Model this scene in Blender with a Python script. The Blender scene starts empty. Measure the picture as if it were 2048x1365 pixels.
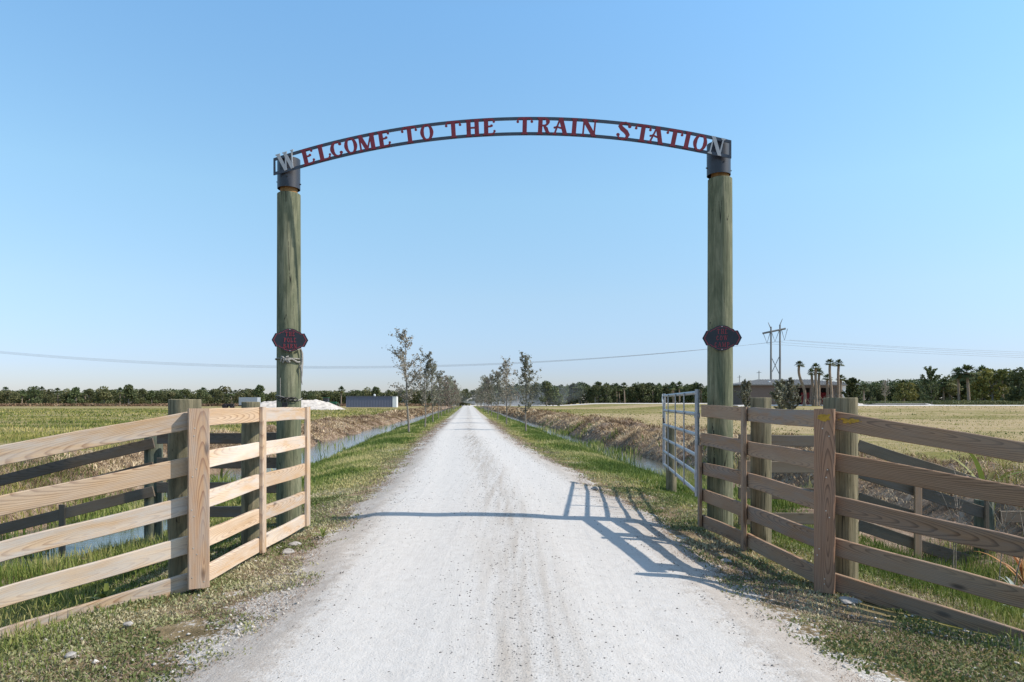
import bpy, bmesh, math, random
import numpy as np
from mathutils import Vector, Matrix, Euler
random.seed(7); RS = np.random.RandomState(11)
SC = bpy.context.scene; COL = SC.collection
R = math.radians

# ---------------------------------------------------------------- camera
H = 1.5; F = 1365.0; HOR = 806.0          # eye height (m), focal length and horizon of the 2048 px photo
cd = bpy.data.cameras.new("camera"); cam = bpy.data.objects.new("camera", cd); COL.objects.link(cam)
cam.location = (0, 0, H); cam.rotation_euler = (R(90), 0, 0)
cd.sensor_width = 36; cd.lens = 36 * F / 2048; cd.shift_y = (HOR - 682.5) / 2048
cd.clip_start = 0.05; cd.clip_end = 6000
SC.camera = cam
# ---------------------------------------------------------------- sky and sun
ELEV, AZ = R(44), R(8)
sdir = Vector((math.cos(ELEV) * math.cos(AZ), -math.cos(ELEV) * math.sin(AZ), math.sin(ELEV)))
w = bpy.data.worlds.new("World"); SC.world = w; w.use_nodes = True
nt = w.node_tree; bg = nt.nodes["Background"]
sky = nt.nodes.new("ShaderNodeTexSky"); sky.sky_type = 'NISHITA'; sky.sun_disc = False
sky.sun_elevation = ELEV; sky.sun_rotation = math.atan2(sdir.x, sdir.y)
sky.air_density = 1.0; sky.dust_density = 0.3; sky.ozone_density = 2.2; sky.altitude = 0
# tint of the clear winter sky by height above the horizon
_tc = nt.nodes.new("ShaderNodeTexCoord"); _sp = nt.nodes.new("ShaderNodeSeparateXYZ"); nt.links.new(_tc.outputs['Generated'], _sp.inputs[0])
_rp = nt.nodes.new("ShaderNodeValToRGB"); _cr = _rp.color_ramp
for _ in range(4): _cr.elements.new(0.5)
for _e, (_p, _c) in zip(_cr.elements, [(0.0, (.50, .52, .68)), (.05, (.58, .61, .80)), (.15, (.86, .88, .88)), (.285, (1.08, 1.21, 1.10)), (.50, (1.14, 1.46, 1.44)), (.75, (1.35, 1.25, 1.05))]):
    _e.position = _p; _e.color = (_c[0] / 1.5, _c[1] / 1.5, _c[2] / 1.5, 1)
nt.links.new(_sp.outputs[2], _rp.inputs[0])
_vm = nt.nodes.new("ShaderNodeVectorMath"); _vm.operation = 'MULTIPLY'; nt.links.new(_rp.outputs[0], _vm.inputs[0]); nt.links.new(sky.outputs[0], _vm.inputs[1])
_vs = nt.nodes.new("ShaderNodeVectorMath"); _vs.operation = 'SCALE'; _vs.inputs['Scale'].default_value = 1.5; nt.links.new(_vm.outputs[0], _vs.inputs[0])
nt.links.new(_vs.outputs[0], bg.inputs[0]); bg.inputs[1].default_value = 0.14
sl = bpy.data.lights.new("sun", 'SUN'); sl.energy = 3.9; sl.angle = R(0.53); sl.color = (1.0, 0.925, 0.82)
so = bpy.data.objects.new("sun", sl); COL.objects.link(so)
so.rotation_euler = sdir.to_track_quat('Z', 'Y').to_euler(); so.location = sdir * 50
SC.view_settings.view_transform = 'Standard'; SC.view_settings.look = 'None'
SC.view_settings.exposure = 0.42; SC.view_settings.gamma = 1.0
SC.render.engine = 'CYCLES'
SC.cycles.volume_step_rate = 2.0

# ---------------------------------------------------------------- node helpers
def new_mat(name, rough=0.8, spec=0.3):
    m = bpy.data.materials.new(name); m.use_nodes = True
    b = m.node_tree.nodes["Principled BSDF"]
    b.inputs["Roughness"].default_value = rough
    b.inputs["Specular IOR Level"].default_value = spec
    return m, m.node_tree, b
def N(t, kind, **kw):
    n = t.nodes.new("ShaderNode" + kind)
    for k, v in kw.items():
        if hasattr(n, k): setattr(n, k, v)
        else: n.inputs[k.replace('_', ' ')].default_value = v
    return n
def mix(t, f, a, b, mode='MIX'):
    n = t.nodes.new("ShaderNodeMix"); n.data_type = 'RGBA'; n.blend_type = mode
    for s, v in ((n.inputs[0], f), (n.inputs[6], a), (n.inputs[7], b)):
        if hasattr(v, 'links') or isinstance(v, bpy.types.NodeSocket): t.links.new(v, s)
        elif isinstance(v, (int, float)): s.default_value = v
        else: s.default_value = (*v, 1)
    return n.outputs[2]
def mth(t, op, a, b=0.0, c=None, clamp=False):
    n = t.nodes.new("ShaderNodeMath"); n.operation = op; n.use_clamp = clamp
    for s, v in zip(n.inputs, (a, b, c)):
        if v is None: continue
        if isinstance(v, bpy.types.NodeSocket): t.links.new(v, s)
        else: s.default_value = v
    return n.outputs[0]
def ramp(t, f, stops):
    n = t.nodes.new("ShaderNodeValToRGB"); cr = n.color_ramp
    while len(cr.elements) < len(stops): cr.elements.new(0.5)
    for e, (p, c) in zip(cr.elements, stops):
        e.position = p; e.color = (*c, 1) if not isinstance(c, (int, float)) else (c, c, c, 1)
    t.links.new(f, n.inputs[0]); return n.outputs[0]
def coords(t, kind='Object', scale=(1, 1, 1), rnd=0):
    tc = t.nodes.new("ShaderNodeTexCoord"); mp = t.nodes.new("ShaderNodeMapping")
    mp.inputs['Scale'].default_value = scale
    out = tc.outputs[kind]
    if rnd:
        oi = t.nodes.new("ShaderNodeObjectInfo"); ad = t.nodes.new("ShaderNodeVectorMath"); ad.operation = 'MULTIPLY_ADD'
        cb = t.nodes.new("ShaderNodeCombineXYZ"); t.links.new(oi.outputs['Random'], cb.inputs[0]); t.links.new(oi.outputs['Random'], cb.inputs[1]); t.links.new(oi.outputs['Random'], cb.inputs[2])
        ad.inputs[1].default_value = (37.0 * rnd, 17.0 * rnd, 2.3 * rnd)
        t.links.new(cb.outputs[0], ad.inputs[0]); t.links.new(out, ad.inputs[2]); out = ad.outputs[0]
    t.links.new(out, mp.inputs[0]); return mp.outputs[0]
def noise(t, vec, scale, detail=4, rough=0.55, dist=0.0):
    n = t.nodes.new("ShaderNodeTexNoise"); n.inputs['Scale'].default_value = scale
    n.inputs['Detail'].default_value = detail; n.inputs['Roughness'].default_value = rough
    n.inputs['Distortion'].default_value = dist
    t.links.new(vec, n.inputs['Vector']); return n.outputs[0]
def bump(t, b, h, strength=0.3, dist=0.01):
    n = t.nodes.new("ShaderNodeBump"); n.inputs['Strength'].default_value = strength; n.inputs['Distance'].default_value = dist
    t.links.new(h, n.inputs['Height']); t.links.new(n.outputs[0], b.inputs['Normal'])
def attr(t, name):
    n = t.nodes.new("ShaderNodeAttribute"); n.attribute_name = name; return n.outputs['Fac']

# ---------------------------------------------------------------- materials
def wood_mat(name, base, ring, pale, sat_var=0.25):
    m, t, b = new_mat(name, 0.75, 0.2)
    tc = t.nodes.new("ShaderNodeTexCoord"); o_ = t.nodes.new("ShaderNodeObjectInfo"); rd = o_.outputs['Random']
    nz = t.nodes.new("ShaderNodeTexNoise"); nz.inputs['Scale'].default_value = 1.0; nz.inputs['Detail'].default_value = 2
    t.links.new(coords(t, 'Object', (1.8, 6, 9), rnd=1), nz.inputs['Vector'])
    sub = t.nodes.new("ShaderNodeVectorMath"); sub.operation = 'MULTIPLY_ADD'; t.links.new(nz.outputs['Color'], sub.inputs[0]); sub.inputs[1].default_value = (.016, 0, .035)
    cb = t.nodes.new("ShaderNodeCombineXYZ"); t.links.new(mth(t, 'MULTIPLY_ADD', rd, -.10, .0), cb.inputs[0]); t.links.new(mth(t, 'MULTIPLY_ADD', mth(t, 'FRACT', mth(t, 'MULTIPLY', rd, 7.31)), .16, -.115), cb.inputs[2])
    mp_ = t.nodes.new("ShaderNodeMapping"); mp_.inputs['Scale'].default_value = (.085, 0.3, 1); t.links.new(tc.outputs['Object'], mp_.inputs[0])
    ad = t.nodes.new("ShaderNodeVectorMath"); ad.operation = 'ADD'; t.links.new(mp_.outputs[0], ad.inputs[0]); t.links.new(cb.outputs[0], ad.inputs[1]); t.links.new(ad.outputs[0], sub.inputs[2])
    wv = t.nodes.new("ShaderNodeTexWave"); wv.wave_type = 'RINGS'; wv.rings_direction = 'Y'; wv.wave_profile = 'SAW'
    wv.inputs['Scale'].default_value = 30; wv.inputs['Distortion'].default_value = 0.6; wv.inputs['Detail'].default_value = 2; wv.inputs['Detail Scale'].default_value = 3
    t.links.new(sub.outputs[0], wv.inputs[0])
    v2 = coords(t, 'Object', (0.8, 25, 25), rnd=1); fib = noise(t, v2, 6, 3, 0.6)
    v3 = coords(t, 'Object', (0.7, 3, 3), rnd=1); big = noise(t, v3, 1.7, 3, 0.6)
    g = ramp(t, wv.outputs['Fac'], [(0.0, base), (0.55, base), (0.93, ring), (1.0, base)])
    g = mix(t, mth(t, 'MULTIPLY', ramp(t, fib, [(0.35, 0.0), (0.7, 1.0)]), 0.35), g, ring)
    oi = t.nodes.new("ShaderNodeObjectInfo")
    f = mth(t, 'MULTIPLY', ramp(t, big, [(0.35, 0.0), (0.65, 1.0)]), mth(t, 'MULTIPLY_ADD', oi.outputs['Random'], 0.8, 0.05), clamp=True)
    g = mix(t, f, g, pale)
    # knots
    vo = t.nodes.new("ShaderNodeTexVoronoi"); vo.inputs['Scale'].default_value = 3.6
    t.links.new(coords(t, 'Object', (0.35, 1, 1), rnd=1), vo.inputs['Vector'])
    g = mix(t, mth(t, 'MULTIPLY', ramp(t, vo.outputs['Distance'], [(0.035, 1.0), (0.085, 0.0)]), 0.9), g, tuple(c * 0.35 for c in ring))
    gw = noise(t, coords(t, 'Object', (1.1, 4, 7), rnd=2), 2.2, 5, 0.65)
    rq = mth(t, 'FRACT', mth(t, 'MULTIPLY', oi.outputs['Random'], 13.7))
    gcol = tuple((sum(pale) / 3) * k for k in (.92, .86, .80))
    g = mix(t, mth(t, 'MULTIPLY', ramp(t, gw, [(0.38, 0.0), (0.62, 1.0)]), mth(t, 'MULTIPLY_ADD', rq, .75, .08)), g, gcol)
    dk = noise(t, coords(t, 'Object', (.35, 9, 16), rnd=2), 3.0, 4, 0.6)
    g = mix(t, ramp(t, dk, [(0.60, 0.0), (0.74, 0.45)]), g, tuple(c * .55 for c in ring))
    hs = t.nodes.new("ShaderNodeHueSaturation"); t.links.new(g, hs.inputs['Color'])
    t.links.new(mth(t, 'MULTIPLY_ADD', oi.outputs['Random'], sat_var, 1 - sat_var * 0.5), hs.inputs['Value'])
    t.links.new(hs.outputs[0], b.inputs['Base Color'])
    bump(t, b, mth(t, 'ADD', wv.outputs['Fac'], fib), 0.35, 0.002)
    return m
def post_mat(name, c1, c2, c3):
    m, t, b = new_mat(name, 0.8, 0.2)
    v = coords(t, 'Object', (1, 1, 0.16), rnd=1)
    n1 = noise(t, v, 9, 6, 0.68, 0.9); n2 = noise(t, coords(t, 'Object', (1, 1, 0.045), rnd=1), 40, 3, 0.6)
    n3 = noise(t, coords(t, 'Object', (1, 1, 0.6), rnd=1), 4, 6, 0.68)
    g = ramp(t, n1, [(0.3, c1), (0.5, c2), (0.68, c3)])
    g = mix(t, ramp(t, n2, [(0.5, 0.0), (0.72, 0.6)]), g, tuple(c * 0.4 for c in c1))
    g = mix(t, mth(t, 'MULTIPLY', ramp(t, n3, [(0.45, 0.0), (0.7, 1.0)]), 0.4), g, c1)
    wvv = noise(t, coords(t, 'Object', (1, 1, 0.035), rnd=1), 17, 1, 0.3, 0.8)
    crack = ramp(t, wvv, [(0.488, 0.0), (0.498, 1.0), (0.502, 1.0), (0.512, 0.0)])
    g = mix(t, mth(t, 'MULTIPLY', crack, mth(t, 'GREATER_THAN', n3, 0.50)), g, (0.02, 0.02, 0.015))
    t.links.new(g, b.inputs['Base Color'])
    bump(t, b, mth(t, 'ADD', n1, n2), 0.6, 0.012)
    return m
M = {}
M['new_wood'] = wood_mat('new_pine', (0.60, 0.415, 0.25), (0.29, 0.155, 0.08), (0.66, 0.545, 0.43))
M['brown_wood'] = wood_mat('shade_toned_pine', (0.36, 0.215, 0.125), (0.13, 0.07, 0.04), (0.33, 0.25, 0.175))  # darker pine: shade on faces turned from the sun is put into the colour
M['new_post'] = wood_mat('new_pine_post', (0.52, 0.325, 0.19), (0.25, 0.12, 0.065), (0.55, 0.41, 0.29))
M['brown_post_wood'] = wood_mat('brown_pine_post', (0.38, 0.21, 0.125), (0.14, 0.068, 0.038), (0.34, 0.23, 0.16))
M['old_wood'] = wood_mat('old_dark_timber', (0.155, 0.115, 0.08), (0.07, 0.05, 0.034), (0.18, 0.15, 0.11))
M['green_post'] = post_mat('treated_round_timber', (0.085, 0.10, 0.06), (0.165, 0.17, 0.105), (0.27, 0.26, 0.17))
M['brown_post'] = post_mat('weathered_round_timber', (0.085, 0.08, 0.05), (0.20, 0.175, 0.11), (0.30, 0.25, 0.16))
M['blue_post'] = post_mat('greenish_round_timber', (0.07, 0.085, 0.065), (0.15, 0.16, 0.12), (0.24, 0.24, 0.18))
def plain(name, col, rough=0.6, metal=0.0, spec=0.4, var=0.15, scale=12, bmp=0.0):
    m, t, b = new_mat(name, rough, spec); b.inputs['Metallic'].default_value = metal
    n = noise(t, coords(t), scale, 4, 0.6)
    g = mix(t, ramp(t, n, [(0.3, 0.0), (0.7, 1.0)]), tuple(c * (1 - var) for c in col), tuple(min(1, c * (1 + var)) for c in col))
    t.links.new(g, b.inputs['Base Color'])
    if bmp: bump(t, b, n, bmp, 0.01)
    return m
M['dark_steel'] = plain('painted_dark_steel', (0.022, 0.022, 0.03), 0.42, 0.0, 0.6, 0.25, 5)
M['arch_steel'] = plain('dark_arch_steel', (0.05, 0.058, 0.078), 0.45, 0.0, 0.5)
M['red_letter'] = plain('red_painted_steel', (0.22, 0.025, 0.038), 0.5)
M['grey_letter'] = plain('bare_grey_steel', (0.42, 0.42, 0.43), 0.5, 0.0, 0.5, 0.12)
M['plaque'] = plain('black_plaque', (0.022, 0.026, 0.035), 0.5, 0, 0.4)
M['plaque_red'] = plain('plaque_red', (0.36, 0.05, 0.065), 0.5)
M['bare_neck'] = plain('bare_orange_timber', (0.24, 0.13, 0.05), 0.8, 0, 0.2, 0.3, 9)
M['galv'] = plain('galvanised_tube', (0.30, 0.31, 0.33), 0.42, 0.55, 0.5, 0.2, 18)
M['rope'] = plain('grey_rope', (0.30, 0.28, 0.25), 0.9, 0, 0.1, 0.3, 60)
M['rust'] = plain('dark_chain', (0.05, 0.045, 0.045), 0.5, 0.6, 0.4, 0.3, 40)
M['nail'] = plain('nail_head', (0.55, 0.54, 0.5), 0.4, 0.6)
M['white'] = plain('white_sheet', (0.75, 0.75, 0.74), 0.5)
M['stone'] = plain('pale_stone', (0.33, 0.305, 0.28), 0.9, 0, 0.2, 0.35, 14, 0.5)
M['wire'] = plain('cable_metal', (0.38, 0.40, 0.43), 0.5)
M['tower'] = plain('weathered_grey_pole', (0.20, 0.20, 0.20), 0.7)
M['sandpile'] = plain('pile_sand', (0.52, 0.47, 0.42), 0.95, 0, 0.1, 0.35, 1.2, 0.8)
M['bark'] = plain('pale_bark', (0.23, 0.20, 0.165), 0.9, 0, 0.1, 0.35, 25, 0.4)
M['palm_bark'] = plain('palm_bark', (0.26, 0.20, 0.15), 0.9, 0, 0.1, 0.35, 6, 0.4)
M['yellow'] = None
def leaf_mat(name, c1, c2, c3, rough=0.6, trans=0.25):
    m, t, b = new_mat(name, rough, 0.25)
    oi = t.nodes.new("ShaderNodeObjectInfo")
    g = ramp(t, attr(t, 'tint'), [(0.0, c1), (0.5, c2), (1.0, c3)])
    hs = t.nodes.new("ShaderNodeHueSaturation"); t.links.new(g, hs.inputs['Color'])
    t.links.new(mth(t, 'MULTIPLY_ADD', oi.outputs['Random'], 0.4, 0.8), hs.inputs['Value'])
    t.links.new(mth(t, 'MULTIPLY_ADD', oi.outputs['Random'], 0.03, 0.485), hs.inputs['Hue'])
    t.links.new(hs.outputs[0], b.inputs['Base Color'])
    tr = t.nodes.new("ShaderNodeBsdfTranslucent"); t.links.new(hs.outputs[0], tr.inputs[0])
    mx = t.nodes.new("ShaderNodeMixShader"); mx.inputs[0].default_value = trans
    out = t.nodes["Material Output"]
    t.links.new(b.outputs[0], mx.inputs[1]); t.links.new(tr.outputs[0], mx.inputs[2]); t.links.new(mx.outputs[0], out.inputs[0])
    return m
M['grass'] = leaf_mat('grass_blades', (0.085, 0.13, 0.024), (0.205, 0.24, 0.055), (0.48, 0.41, 0.19))
M['weeds'] = leaf_mat('weed_leaves', (0.13, 0.16, 0.05), (0.31, 0.32, 0.15), (0.55, 0.48, 0.31))
M['field'] = leaf_mat('field_grass', (0.105, 0.125, 0.028), (0.25, 0.22, 0.06), (0.47, 0.35, 0.165))
M['straw'] = leaf_mat('dead_stalks', (0.15, 0.095, 0.055), (0.40, 0.285, 0.17), (0.66, 0.52, 0.35), 0.8, 0.1)
M['litter'] = leaf_mat('dry_clippings', (0.16, 0.11, 0.075), (0.33, 0.24, 0.18), (0.48, 0.40, 0.32), 0.9, 0.1)
M['oak_leaf'] = leaf_mat('dusty_oak_leaves', (0.13, 0.135, 0.085), (0.23, 0.225, 0.155), (0.37, 0.34, 0.26))
M['bare_leaf'] = leaf_mat('brownish_leaves', (0.18, 0.16, 0.12), (0.30, 0.255, 0.20), (0.42, 0.37, 0.30))
M['red_leaf'] = leaf_mat('reddish_leaves', (0.16, 0.125, 0.09), (0.25, 0.19, 0.145), (0.36, 0.28, 0.21))
M['dark_leaf'] = leaf_mat('evergreen_leaves', (0.05, 0.07, 0.03), (0.10, 0.12, 0.05), (0.20, 0.205, 0.085))
M['mid_leaf'] = leaf_mat('mixed_tree_leaves', (0.07, 0.085, 0.035), (0.15, 0.155, 0.065), (0.28, 0.25, 0.13))
M['yellow_leaf'] = leaf_mat('yellow_green_leaves', (0.09, 0.105, 0.03), (0.17, 0.17, 0.045), (0.28, 0.25, 0.08))
M['palm_leaf'] = leaf_mat('palm_fronds', (0.05, 0.075, 0.03), (0.10, 0.13, 0.055), (0.22, 0.22, 0.10))
M['brown_leaf'] = leaf_mat('orange_dry_leaves', (0.35, 0.14, 0.05), (0.50, 0.25, 0.10), (0.55, 0.38, 0.2))
M['silver_leaf'] = leaf_mat('silvery_leaves', (0.30, 0.34, 0.30), (0.42, 0.46, 0.42), (0.6, 0.62, 0.58))

# ground
m, t, b = new_mat('ground_soil_and_grass', 0.95, 0.1)
v = coords(t, 'Object'); n1 = noise(t, v, 0.35, 6, 0.6); n2 = noise(t, v, 3.5, 6, 0.65); n3 = noise(t, v, 28, 4, 0.7)
n4 = noise(t, coords(t, 'Object', (0.02, 0.12, 1)), 1.6, 5, 0.6)
green = ramp(t, n2, [(0.28, (0.10, 0.10, 0.03)), (0.5, (0.185, 0.17, 0.05)), (0.7, (0.29, 0.24, 0.085))])
dry = ramp(t, n2, [(0.25, (0.23, 0.18, 0.085)), (0.5, (0.36, 0.275, 0.15)), (0.75, (0.48, 0.375, 0.24))])
fdry = mth(t, 'ADD', mth(t, 'MULTIPLY_ADD', n4, 1.3, -0.65), mth(t, 'ADD', mth(t, 'MULTIPLY_ADD', n1, 1.6, -0.8), attr(t, 'dry')))
g = mix(t, ramp(t, fdry, [(0.25, 0.0), (0.75, 1.0)]), green, dry)
dirt = ramp(t, n2, [(0.28, (0.08, 0.052, 0.034)), (0.5, (0.23, 0.16, 0.11)), (0.72, (0.42, 0.33, 0.25))])
g = mix(t, mth(t, 'MULTIPLY_ADD', n3, 0.8, mth(t, 'MULTIPLY_ADD', attr(t, 'bank'), 1.4, -0.65), clamp=True), g, dirt)
sand = ramp(t, n3, [(0.3, (0.30, 0.26, 0.22)), (0.55, (0.52, 0.49, 0.455)), (0.8, (0.64, 0.62, 0.59))])
sf = mth(t, 'ADD', attr(t, 'sand'), mth(t, 'ADD', mth(t, 'MULTIPLY_ADD', n2, 2.0, -1.0), mth(t, 'MULTIPLY_ADD', n3, 1.2, -0.6)))
g = mix(t, ramp(t, sf, [(0.42, 0.0), (0.62, 1.0)]), g, sand)
t.links.new(g, b.inputs['Base Color']); bump(t, b, mth(t, 'ADD', n2, mth(t, 'MULTIPLY', n3, 0.5)), 0.8, 0.05)
M['ground'] = m
# road: pale crushed limestone
m, t, b = new_mat('crushed_lime_road', 0.95, 0.1)
v = coords(t, 'Object'); n1 = noise(t, v, 0.8, 5, 0.6); n2 = noise(t, v, 9, 5, 0.65); n3 = noise(t, v, 75, 3, 0.7)
st = noise(t, coords(t, 'Object', (1, 0.05, 1)), 9, 5, 0.6)
g = ramp(t, n2, [(0.2, (0.50, 0.468, 0.435)), (0.5, (0.565, 0.535, 0.503)), (0.8, (0.61, 0.583, 0.555))])
g = mix(t, mth(t, 'MULTIPLY', ramp(t, n1, [(0.4, 0.0), (0.7, 1.0)]), 0.3), g, (0.52, 0.50, 0.47))
grav = attr(t, 'gravel')
g = mix(t, mth(t, 'MULTIPLY', ramp(t, st, [(0.42, 0.0), (0.72, 1.0)]), mth(t, 'MULTIPLY_ADD', grav, 0.85, 0.03)), g, (0.37, 0.315, 0.26))
vo = t.nodes.new("ShaderNodeTexVoronoi"); vo.inputs['Scale'].default_value = 55; t.links.new(v, vo.inputs['Vector'])
spk = mth(t, 'MULTIPLY', mth(t, 'LESS_THAN', vo.outputs['Distance'], 0.26), mth(t, 'GREATER_THAN', mth(t, 'ADD', mth(t, 'MULTIPLY', n2, 0.9), mth(t, 'MULTIPLY', grav, 0.22)), 0.56))
g = mix(t, mth(t, 'MULTIPLY', spk, 0.6), g, (0.22, 0.21, 0.20))
g = mix(t, mth(t, 'MULTIPLY', mth(t, 'MULTIPLY', ramp(t, n3, [(0.5, 0.0), (0.75, 1.0)]), mth(t, 'MULTIPLY_ADD', grav, .7, .12)), 0.8), g, (0.26, 0.24, 0.22))
ed = mth(t, 'ADD', attr(t, 'edge'), mth(t, 'ADD', mth(t, 'MULTIPLY_ADD', n2, 2.0, -1.0), mth(t, 'MULTIPLY_ADD', n3, 1.6, -0.8)))
g = mix(t, mth(t, 'MULTIPLY', ramp(t, ed, [(0.5, 0.0), (0.95, 1.0)]), 0.6), g, (0.33, 0.28, 0.235))
t.links.new(g, b.inputs['Base Color'])
tyre = mth(t, 'MULTIPLY', mth(t, 'SUBTRACT', st, 0.5), 0.6)
bump(t, b, mth(t, 'ADD', mth(t, 'ADD', n2, mth(t, 'MULTIPLY', n3, 0.6)), tyre), 0.6, 0.02)
M['road'] = m
# water
m, t, b = new_mat('ditch_water', 0.08, 1.0)
b.inputs['Base Color'].default_value = (0.09, 0.095, 0.08, 1)
bump(t, b, noise(t, coords(t, 'Object', (1, 1, 1)), 9, 4, 0.7), 0.22, 0.025); M['water'] = m
# dusty yellow paint smear board pieces share the brown timber
# ---------------------------------------------------------------- mesh helpers
class MB:
    def __init__(s): s.v = []; s.f = []
    def add(s, vs, fs):
        o = len(s.v); s.v += [tuple(p) for p in vs]; s.f += [tuple(i + o for i in f) for f in fs]; return s
    def box(s, c, d, M4=None):
        x, y, z = d[0] / 2, d[1] / 2, d[2] / 2
        vs = [Vector((sx * x, sy * y, sz * z)) for sx in (-1, 1) for sy in (-1, 1) for sz in (-1, 1)]
        if M4 is not None: vs = [M4 @ p for p in vs]
        vs = [p + Vector(c) for p in vs]
        return s.add(vs, [(0, 1, 3, 2), (4, 6, 7, 5), (0, 4, 5, 1), (2, 3, 7, 6), (0, 2, 6, 4), (1, 5, 7, 3)])
    def tube(s, pts, rad, n=8, caps=True):
        pts = [Vector(p) for p in pts]; k = len(pts)
        if not isinstance(rad, (list, tuple)): rad = [rad] * k
        o = len(s.v); up = None
        for i, p in enumerate(pts):
            d = (pts[min(i + 1, k - 1)] - pts[max(i - 1, 0)])
            d = d.normalized() if d.length > 1e-9 else Vector((0, 0, 1))
            if up is None: up = d.orthogonal().normalized()
            else:
                up = up - d * up.dot(d)
                up = up.normalized() if up.length > 1e-6 else d.orthogonal().normalized()
            sd = d.cross(up)
            for j in range(n):
                a = 2 * math.pi * j / n
                s.v.append(tuple(p + (up * math.cos(a) + sd * math.sin(a)) * rad[i]))
        for i in range(k - 1):
            for j in range(n):
                a, b2 = o + i * n + j, o + i * n + (j + 1) % n
                s.f.append((a, b2, b2 + n, a + n))
        if caps:
            s.f.append(tuple(o + j for j in reversed(range(n)))); s.f.append(tuple(o + (k - 1) * n + j for j in range(n)))
        return s
    def prism(s, poly, y0, y1):              # outline in (x,z), thickness along y
        n = len(poly)
        vs = [(x, y0, z) for x, z in poly] + [(x, y1, z) for x, z in poly]
        return s.add(vs, [tuple(range(n)), tuple(reversed(range(n, 2 * n)))] + [(i, i + n, (i + 1) % n + n, (i + 1) % n) for i in range(n)])
    def build(s, name, mat, parent=None, mw=None, smooth=False):
        me = bpy.data.meshes.new(name); me.from_pydata(s.v, [], s.f)
        bm = bmesh.new(); bm.from_mesh(me); bmesh.ops.recalc_face_normals(bm, faces=bm.faces); bm.to_mesh(me); bm.free()
        if smooth:
            me.polygons.foreach_set('use_smooth', [True] * len(me.polygons))
            try: me.set_sharp_from_angle(angle=R(40))
            except Exception: pass
        me.materials.append(mat); return link(name, me, parent, mw)
def link(name, me, parent=None, mw=None):
    o = bpy.data.objects.new(name, me); COL.objects.link(o)
    if parent is not None: o.parent = parent
    if mw is not None: o.matrix_basis = (Matrix.LocRotScale(parent.location, parent.rotation_euler, parent.scale).inverted() @ mw) if parent is not None else mw
    elif parent is not None and parent.get('_w'): pass
    return o
def thing(name, label, cat, loc=(0, 0, 0), group=None, rz=0.0):
    o = bpy.data.objects.new(name, None); COL.objects.link(o); o.location = loc; o.rotation_euler = (0, 0, rz)
    o.empty_display_size = 0.2
    return tag(o, label, cat, group)
def tag(o, label, cat, group=None, kind=None):
    if label: o['label'] = label
    if cat: o['category'] = cat
    if group: o['group'] = group
    if kind: o['kind'] = kind
    return o
def dup(root, loc, label, group=None, rz=0.0, s=1.0, mats=None, cat=None):
    r = root.copy(); COL.objects.link(r); r.location = loc; r.rotation_euler = (0, 0, rz); r.scale = (s, s, s)
    r['label'] = label
    if group: r['group'] = group
    if cat: r['category'] = cat
    for ch in list(root.children):
        c = ch.copy(); COL.objects.link(c); c.parent = r
        for g_ in list(ch.children):
            d = g_.copy(); COL.objects.link(d); d.parent = c
    return r
def np_mesh(name, V, Fq, mat, attrs=None, smooth=False):
    """V (n,3); Fq list of (m,k) index arrays"""
    me = bpy.data.meshes.new(name)
    nl = sum(f.size for f in Fq); nf = sum(len(f) for f in Fq)
    me.vertices.add(len(V)); me.vertices.foreach_set('co', np.asarray(V, dtype=np.float32).ravel())
    me.loops.add(nl); me.loops.foreach_set('vertex_index', np.concatenate([f.ravel() for f in Fq]).astype(np.int32))
    me.polygons.add(nf)
    tot = np.concatenate([np.full(len(f), f.shape[1]) for f in Fq]); st_ = np.concatenate([[0], np.cumsum(tot)[:-1]])
    me.polygons.foreach_set('loop_start', st_.astype(np.int32)); me.polygons.foreach_set('loop_total', tot.astype(np.int32))
    if smooth: me.polygons.foreach_set('use_smooth', np.ones(nf, dtype=bool))
    me.update(calc_edges=True)
    for k, a in (attrs or {}).items():
        at = me.attributes.new(k, 'FLOAT', 'POINT'); at.data.foreach_set('value', np.asarray(a, dtype=np.float32))
    me.materials.append(mat); return me
# value noise
_L = RS.rand(256, 256)
def vnoise(x, y, s=1.0):
    x = np.asarray(x, float) * s + 1000; y = np.asarray(y, float) * s + 1000
    xi = np.floor(x).astype(int); yi = np.floor(y).astype(int); fx = x - xi; fy = y - yi
    fx = fx * fx * (3 - 2 * fx); fy = fy * fy * (3 - 2 * fy)
    g = lambda a, c: _L[a % 256, c % 256]
    return (g(xi, yi) * (1 - fx) * (1 - fy) + g(xi + 1, yi) * fx * (1 - fy) + g(xi, yi + 1) * (1 - fx) * fy + g(xi + 1, yi + 1) * fx * fy)
def fbm(x, y, s=1.0, o=4):
    r = 0; a = 0.5
    for i in range(o): r = r + a * vnoise(np.asarray(x) + 17.3 * i, np.asarray(y) - 9.1 * i, s * 2 ** i); a *= 0.5
    return r                                   # 0..~0.94, mean ~0.47
def sst(x, a, b2):
    t_ = np.clip((np.asarray(x, float) - a) / (b2 - a), 0, 1); return t_ * t_ * (3 - 2 * t_)

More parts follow.
